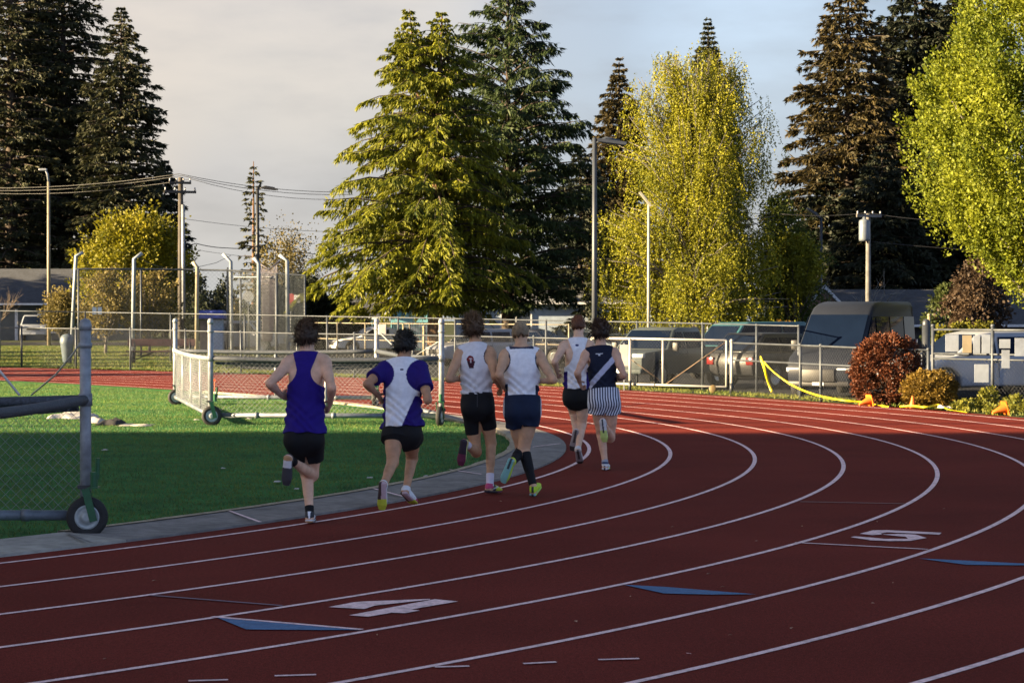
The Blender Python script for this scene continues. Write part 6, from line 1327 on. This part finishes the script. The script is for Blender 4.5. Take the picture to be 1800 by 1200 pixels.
q = P(1628, 43.6, 0); m = MB(); m.tube([(q.x, q.y, -.1), (q.x, q.y, 1.62)], .085, 14); m.lathe([(.085, 1.62), (.08, 1.68), (.05, 1.73), (.0, 1.745)], 14, Matrix.Translation((q.x, q.y, 0)), False)
tag(m.build('bollard', dark_metal, None, True), 'thick black round-topped post between the low and the tall fence', 'post')
# white notice on the gate's left post
q = P(1096, 51.5, 0); o = thing('notice_board', 'white notice panel fixed beside the left gate post', 'notice board', (q.x, q.y, .5)); m = MB(); m.box((q.x, q.y - .25, .85), (.20, .03, .52)); m.build('panel', M_('white_notice', (.5, .48, .44), .5), o, bevel=.005)
m = MB(); m.box((q.x, q.y - .22, .55), (.03, .03, 1.2)); m.build('stake', galv, o)
# litter bin on the far lawn
q = P(118, 80, 0); o = thing('litter_bin', 'tapered blue-grey domed litter bin on the far lawn', 'litter bin', tuple(q)); bm_ = M_('bin_plastic', (.06, .085, .11), .5, 0, .1, 6)
m = MB(); m.lathe([(.15, .06), (.17, .1), (.26, .8), (.27, .84)], 20, Matrix.Translation(q)); m.build('bin_body', bm_, o, True)
m = MB(); m.lathe([(.275, .82), (.28, .9), (.25, 1.03), (.16, 1.13), (.0, 1.16)], 20, Matrix.Translation(q), False); m.build('lid', bm_, o, True)
m = MB(); m.tube([(q.x + .3, q.y, -.05), (q.x + .3, q.y, 1.1)], .04, 8); m.build('stand_post', dark_metal, o, True)
# bench on the far lawn
def bench(label, u0, u1, d, mat):
    a, b = P(u0, d, 0), P(u1, d, 0); o = thing('bench', label, 'bench', tuple(a.lerp(b, .5))); L = b.x - a.x; cx = (a.x + b.x) / 2
    m = MB(); m.box((cx, d + .18, .80), (L, .05, .28)); m.build('backrest', mat, o, bevel=.01)
    m = MB(); m.box((cx, d - .1, .46), (L, .38, .05)); m.build('seat', mat, o, bevel=.01)
    for t in (.1, .92):
        x = a.x + L * t; m = MB(); m.tube([(x, d + .2, .95), (x, d + .16, .46), (x, d + .16, -.02)], .04, 8); m.tube([(x, d + .16, .44), (x, d - .26, .44), (x, d - .24, -.02)], .04, 8); m.build('leg', dark_metal, o, True)
    m = MB(); m.tube([(a.x + L * .1, d, .12), (a.x + L * .4, d, .42)], .025, 6); m.build('brace', dark_metal, o, True)
bench('dark red-brown bench on the far lawn under the cage netting', 223, 342, 82.5, M_('bench_plank', (.075, .035, .035), .7, 0, .2, 8))
# blue booth
q = P(371, 103, -.1); o = thing('blue_booth', 'small pale booth with a deep blue canopy in front of the grey car', 'booth', tuple(q))
blu = M_('blue_canopy', (.05, .075, .32), .6); m = MB(); m.box((q.x, q.y, 1.93), (1.5, 1.4, .42), taper=.86); m.build('canopy', blu, o, bevel=.06)
m = MB(); m.box((q.x + .3, q.y, .80), (.62, .6, 1.75)); m.build('booth_body', M_('booth_panel', (.30, .38, .48), .5, 0, .1, 3), o, bevel=.02)
m = MB(); m.box((q.x - .28, q.y + .2, .80), (.5, .5, 1.7)); m.build('side_panel', M_('booth_side', (.20, .13, .10), .6), o, bevel=.02)
m = MB(); m.box((q.x + .3, q.y - .31, 1.15), (.5, .02, .04)); m.build('ledge', blu, o)
# signs seen through the cage
def sign(label, u, vc, d, r, sides, mat, extra=None):
    c = PV(u, vc, d); o = thing('road_sign', label, 'sign', (c.x, c.y, -.2), 0, 'road signs by the street'); m = MB(); m.tube([(c.x, c.y + .04, -.2), (c.x, c.y + .04, c.z + r)], .035, 8); m.build('sign_post', galv_d, o, True)
    m = MB(); pts = [(c.x + r * math.cos(6.283 * (k + .5) / sides), c.z + r * math.sin(6.283 * (k + .5) / sides)) for k in range(sides)]; m.prism(pts, 'Y', c.y - .02, c.y); m.build('sign_plate', mat, o)
    if extra: e = PV(*extra[:2], d - .05); m = MB(); m.box(e, extra[2:4] and (extra[2], .02, extra[3])); m.build('sub_plate', extra[4], o)
sgrey = M_('sign_back', (.28, .30, .33), .5, .2); sred = M_('sign_red', (.32, .05, .05), .5); swht = M_('sign_white', (.5, .54, .58), .5)
sign('grey back of an octagonal sign seen through the cage net', 437, 521, 96, .26, 8, sgrey, (437, 498, .42, .12, sgrey))
sign('red octagonal sign with a white plate beside it at the right end of the cage', 511, 525, 107, .28, 8, sred, (522, 525, .30, .40, swht))
for u, lb in ((166, 'left one of two small white squares on the far fence'), (175.5, 'right one of two small white squares on the far fence')):
    c = PV(u, 546, 88); m = MB(); m.box(c, (.17, .02, .30)); tag(m.build('sign_panel', swht), lb, 'panel', 'small white squares on the far fence')
q = P(377, 50.5, 0); m = MB(); m.tube([(q.x, q.y, 0), (q.x, q.y, .30)], .012, 6); m.box((q.x, q.y, .27), (.05, .02, .07)); tag(m.build('marker_stake', M_('orange_stake', (.5, .08, .01), .6)), 'thin orange stake at the inner edge of the far track', 'stake')
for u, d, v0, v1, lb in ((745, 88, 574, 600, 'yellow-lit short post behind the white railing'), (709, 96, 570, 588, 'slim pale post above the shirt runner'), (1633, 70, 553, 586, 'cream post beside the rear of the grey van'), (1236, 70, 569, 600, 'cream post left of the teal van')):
    a, b = PV(u, v1, d), PV(u, v0, d); m = MB(); m.tube([(a.x, a.y, -.4), a, b], .05, 8); m.lathe([(.06, -.04), (.065, 0), (.03, .04)], 8, Matrix.Translation(b)); tag(m.build('short_post', M_('cream_post', (.24, .20, .12), .5), None, True), lb, 'post', 'short posts in the car park')
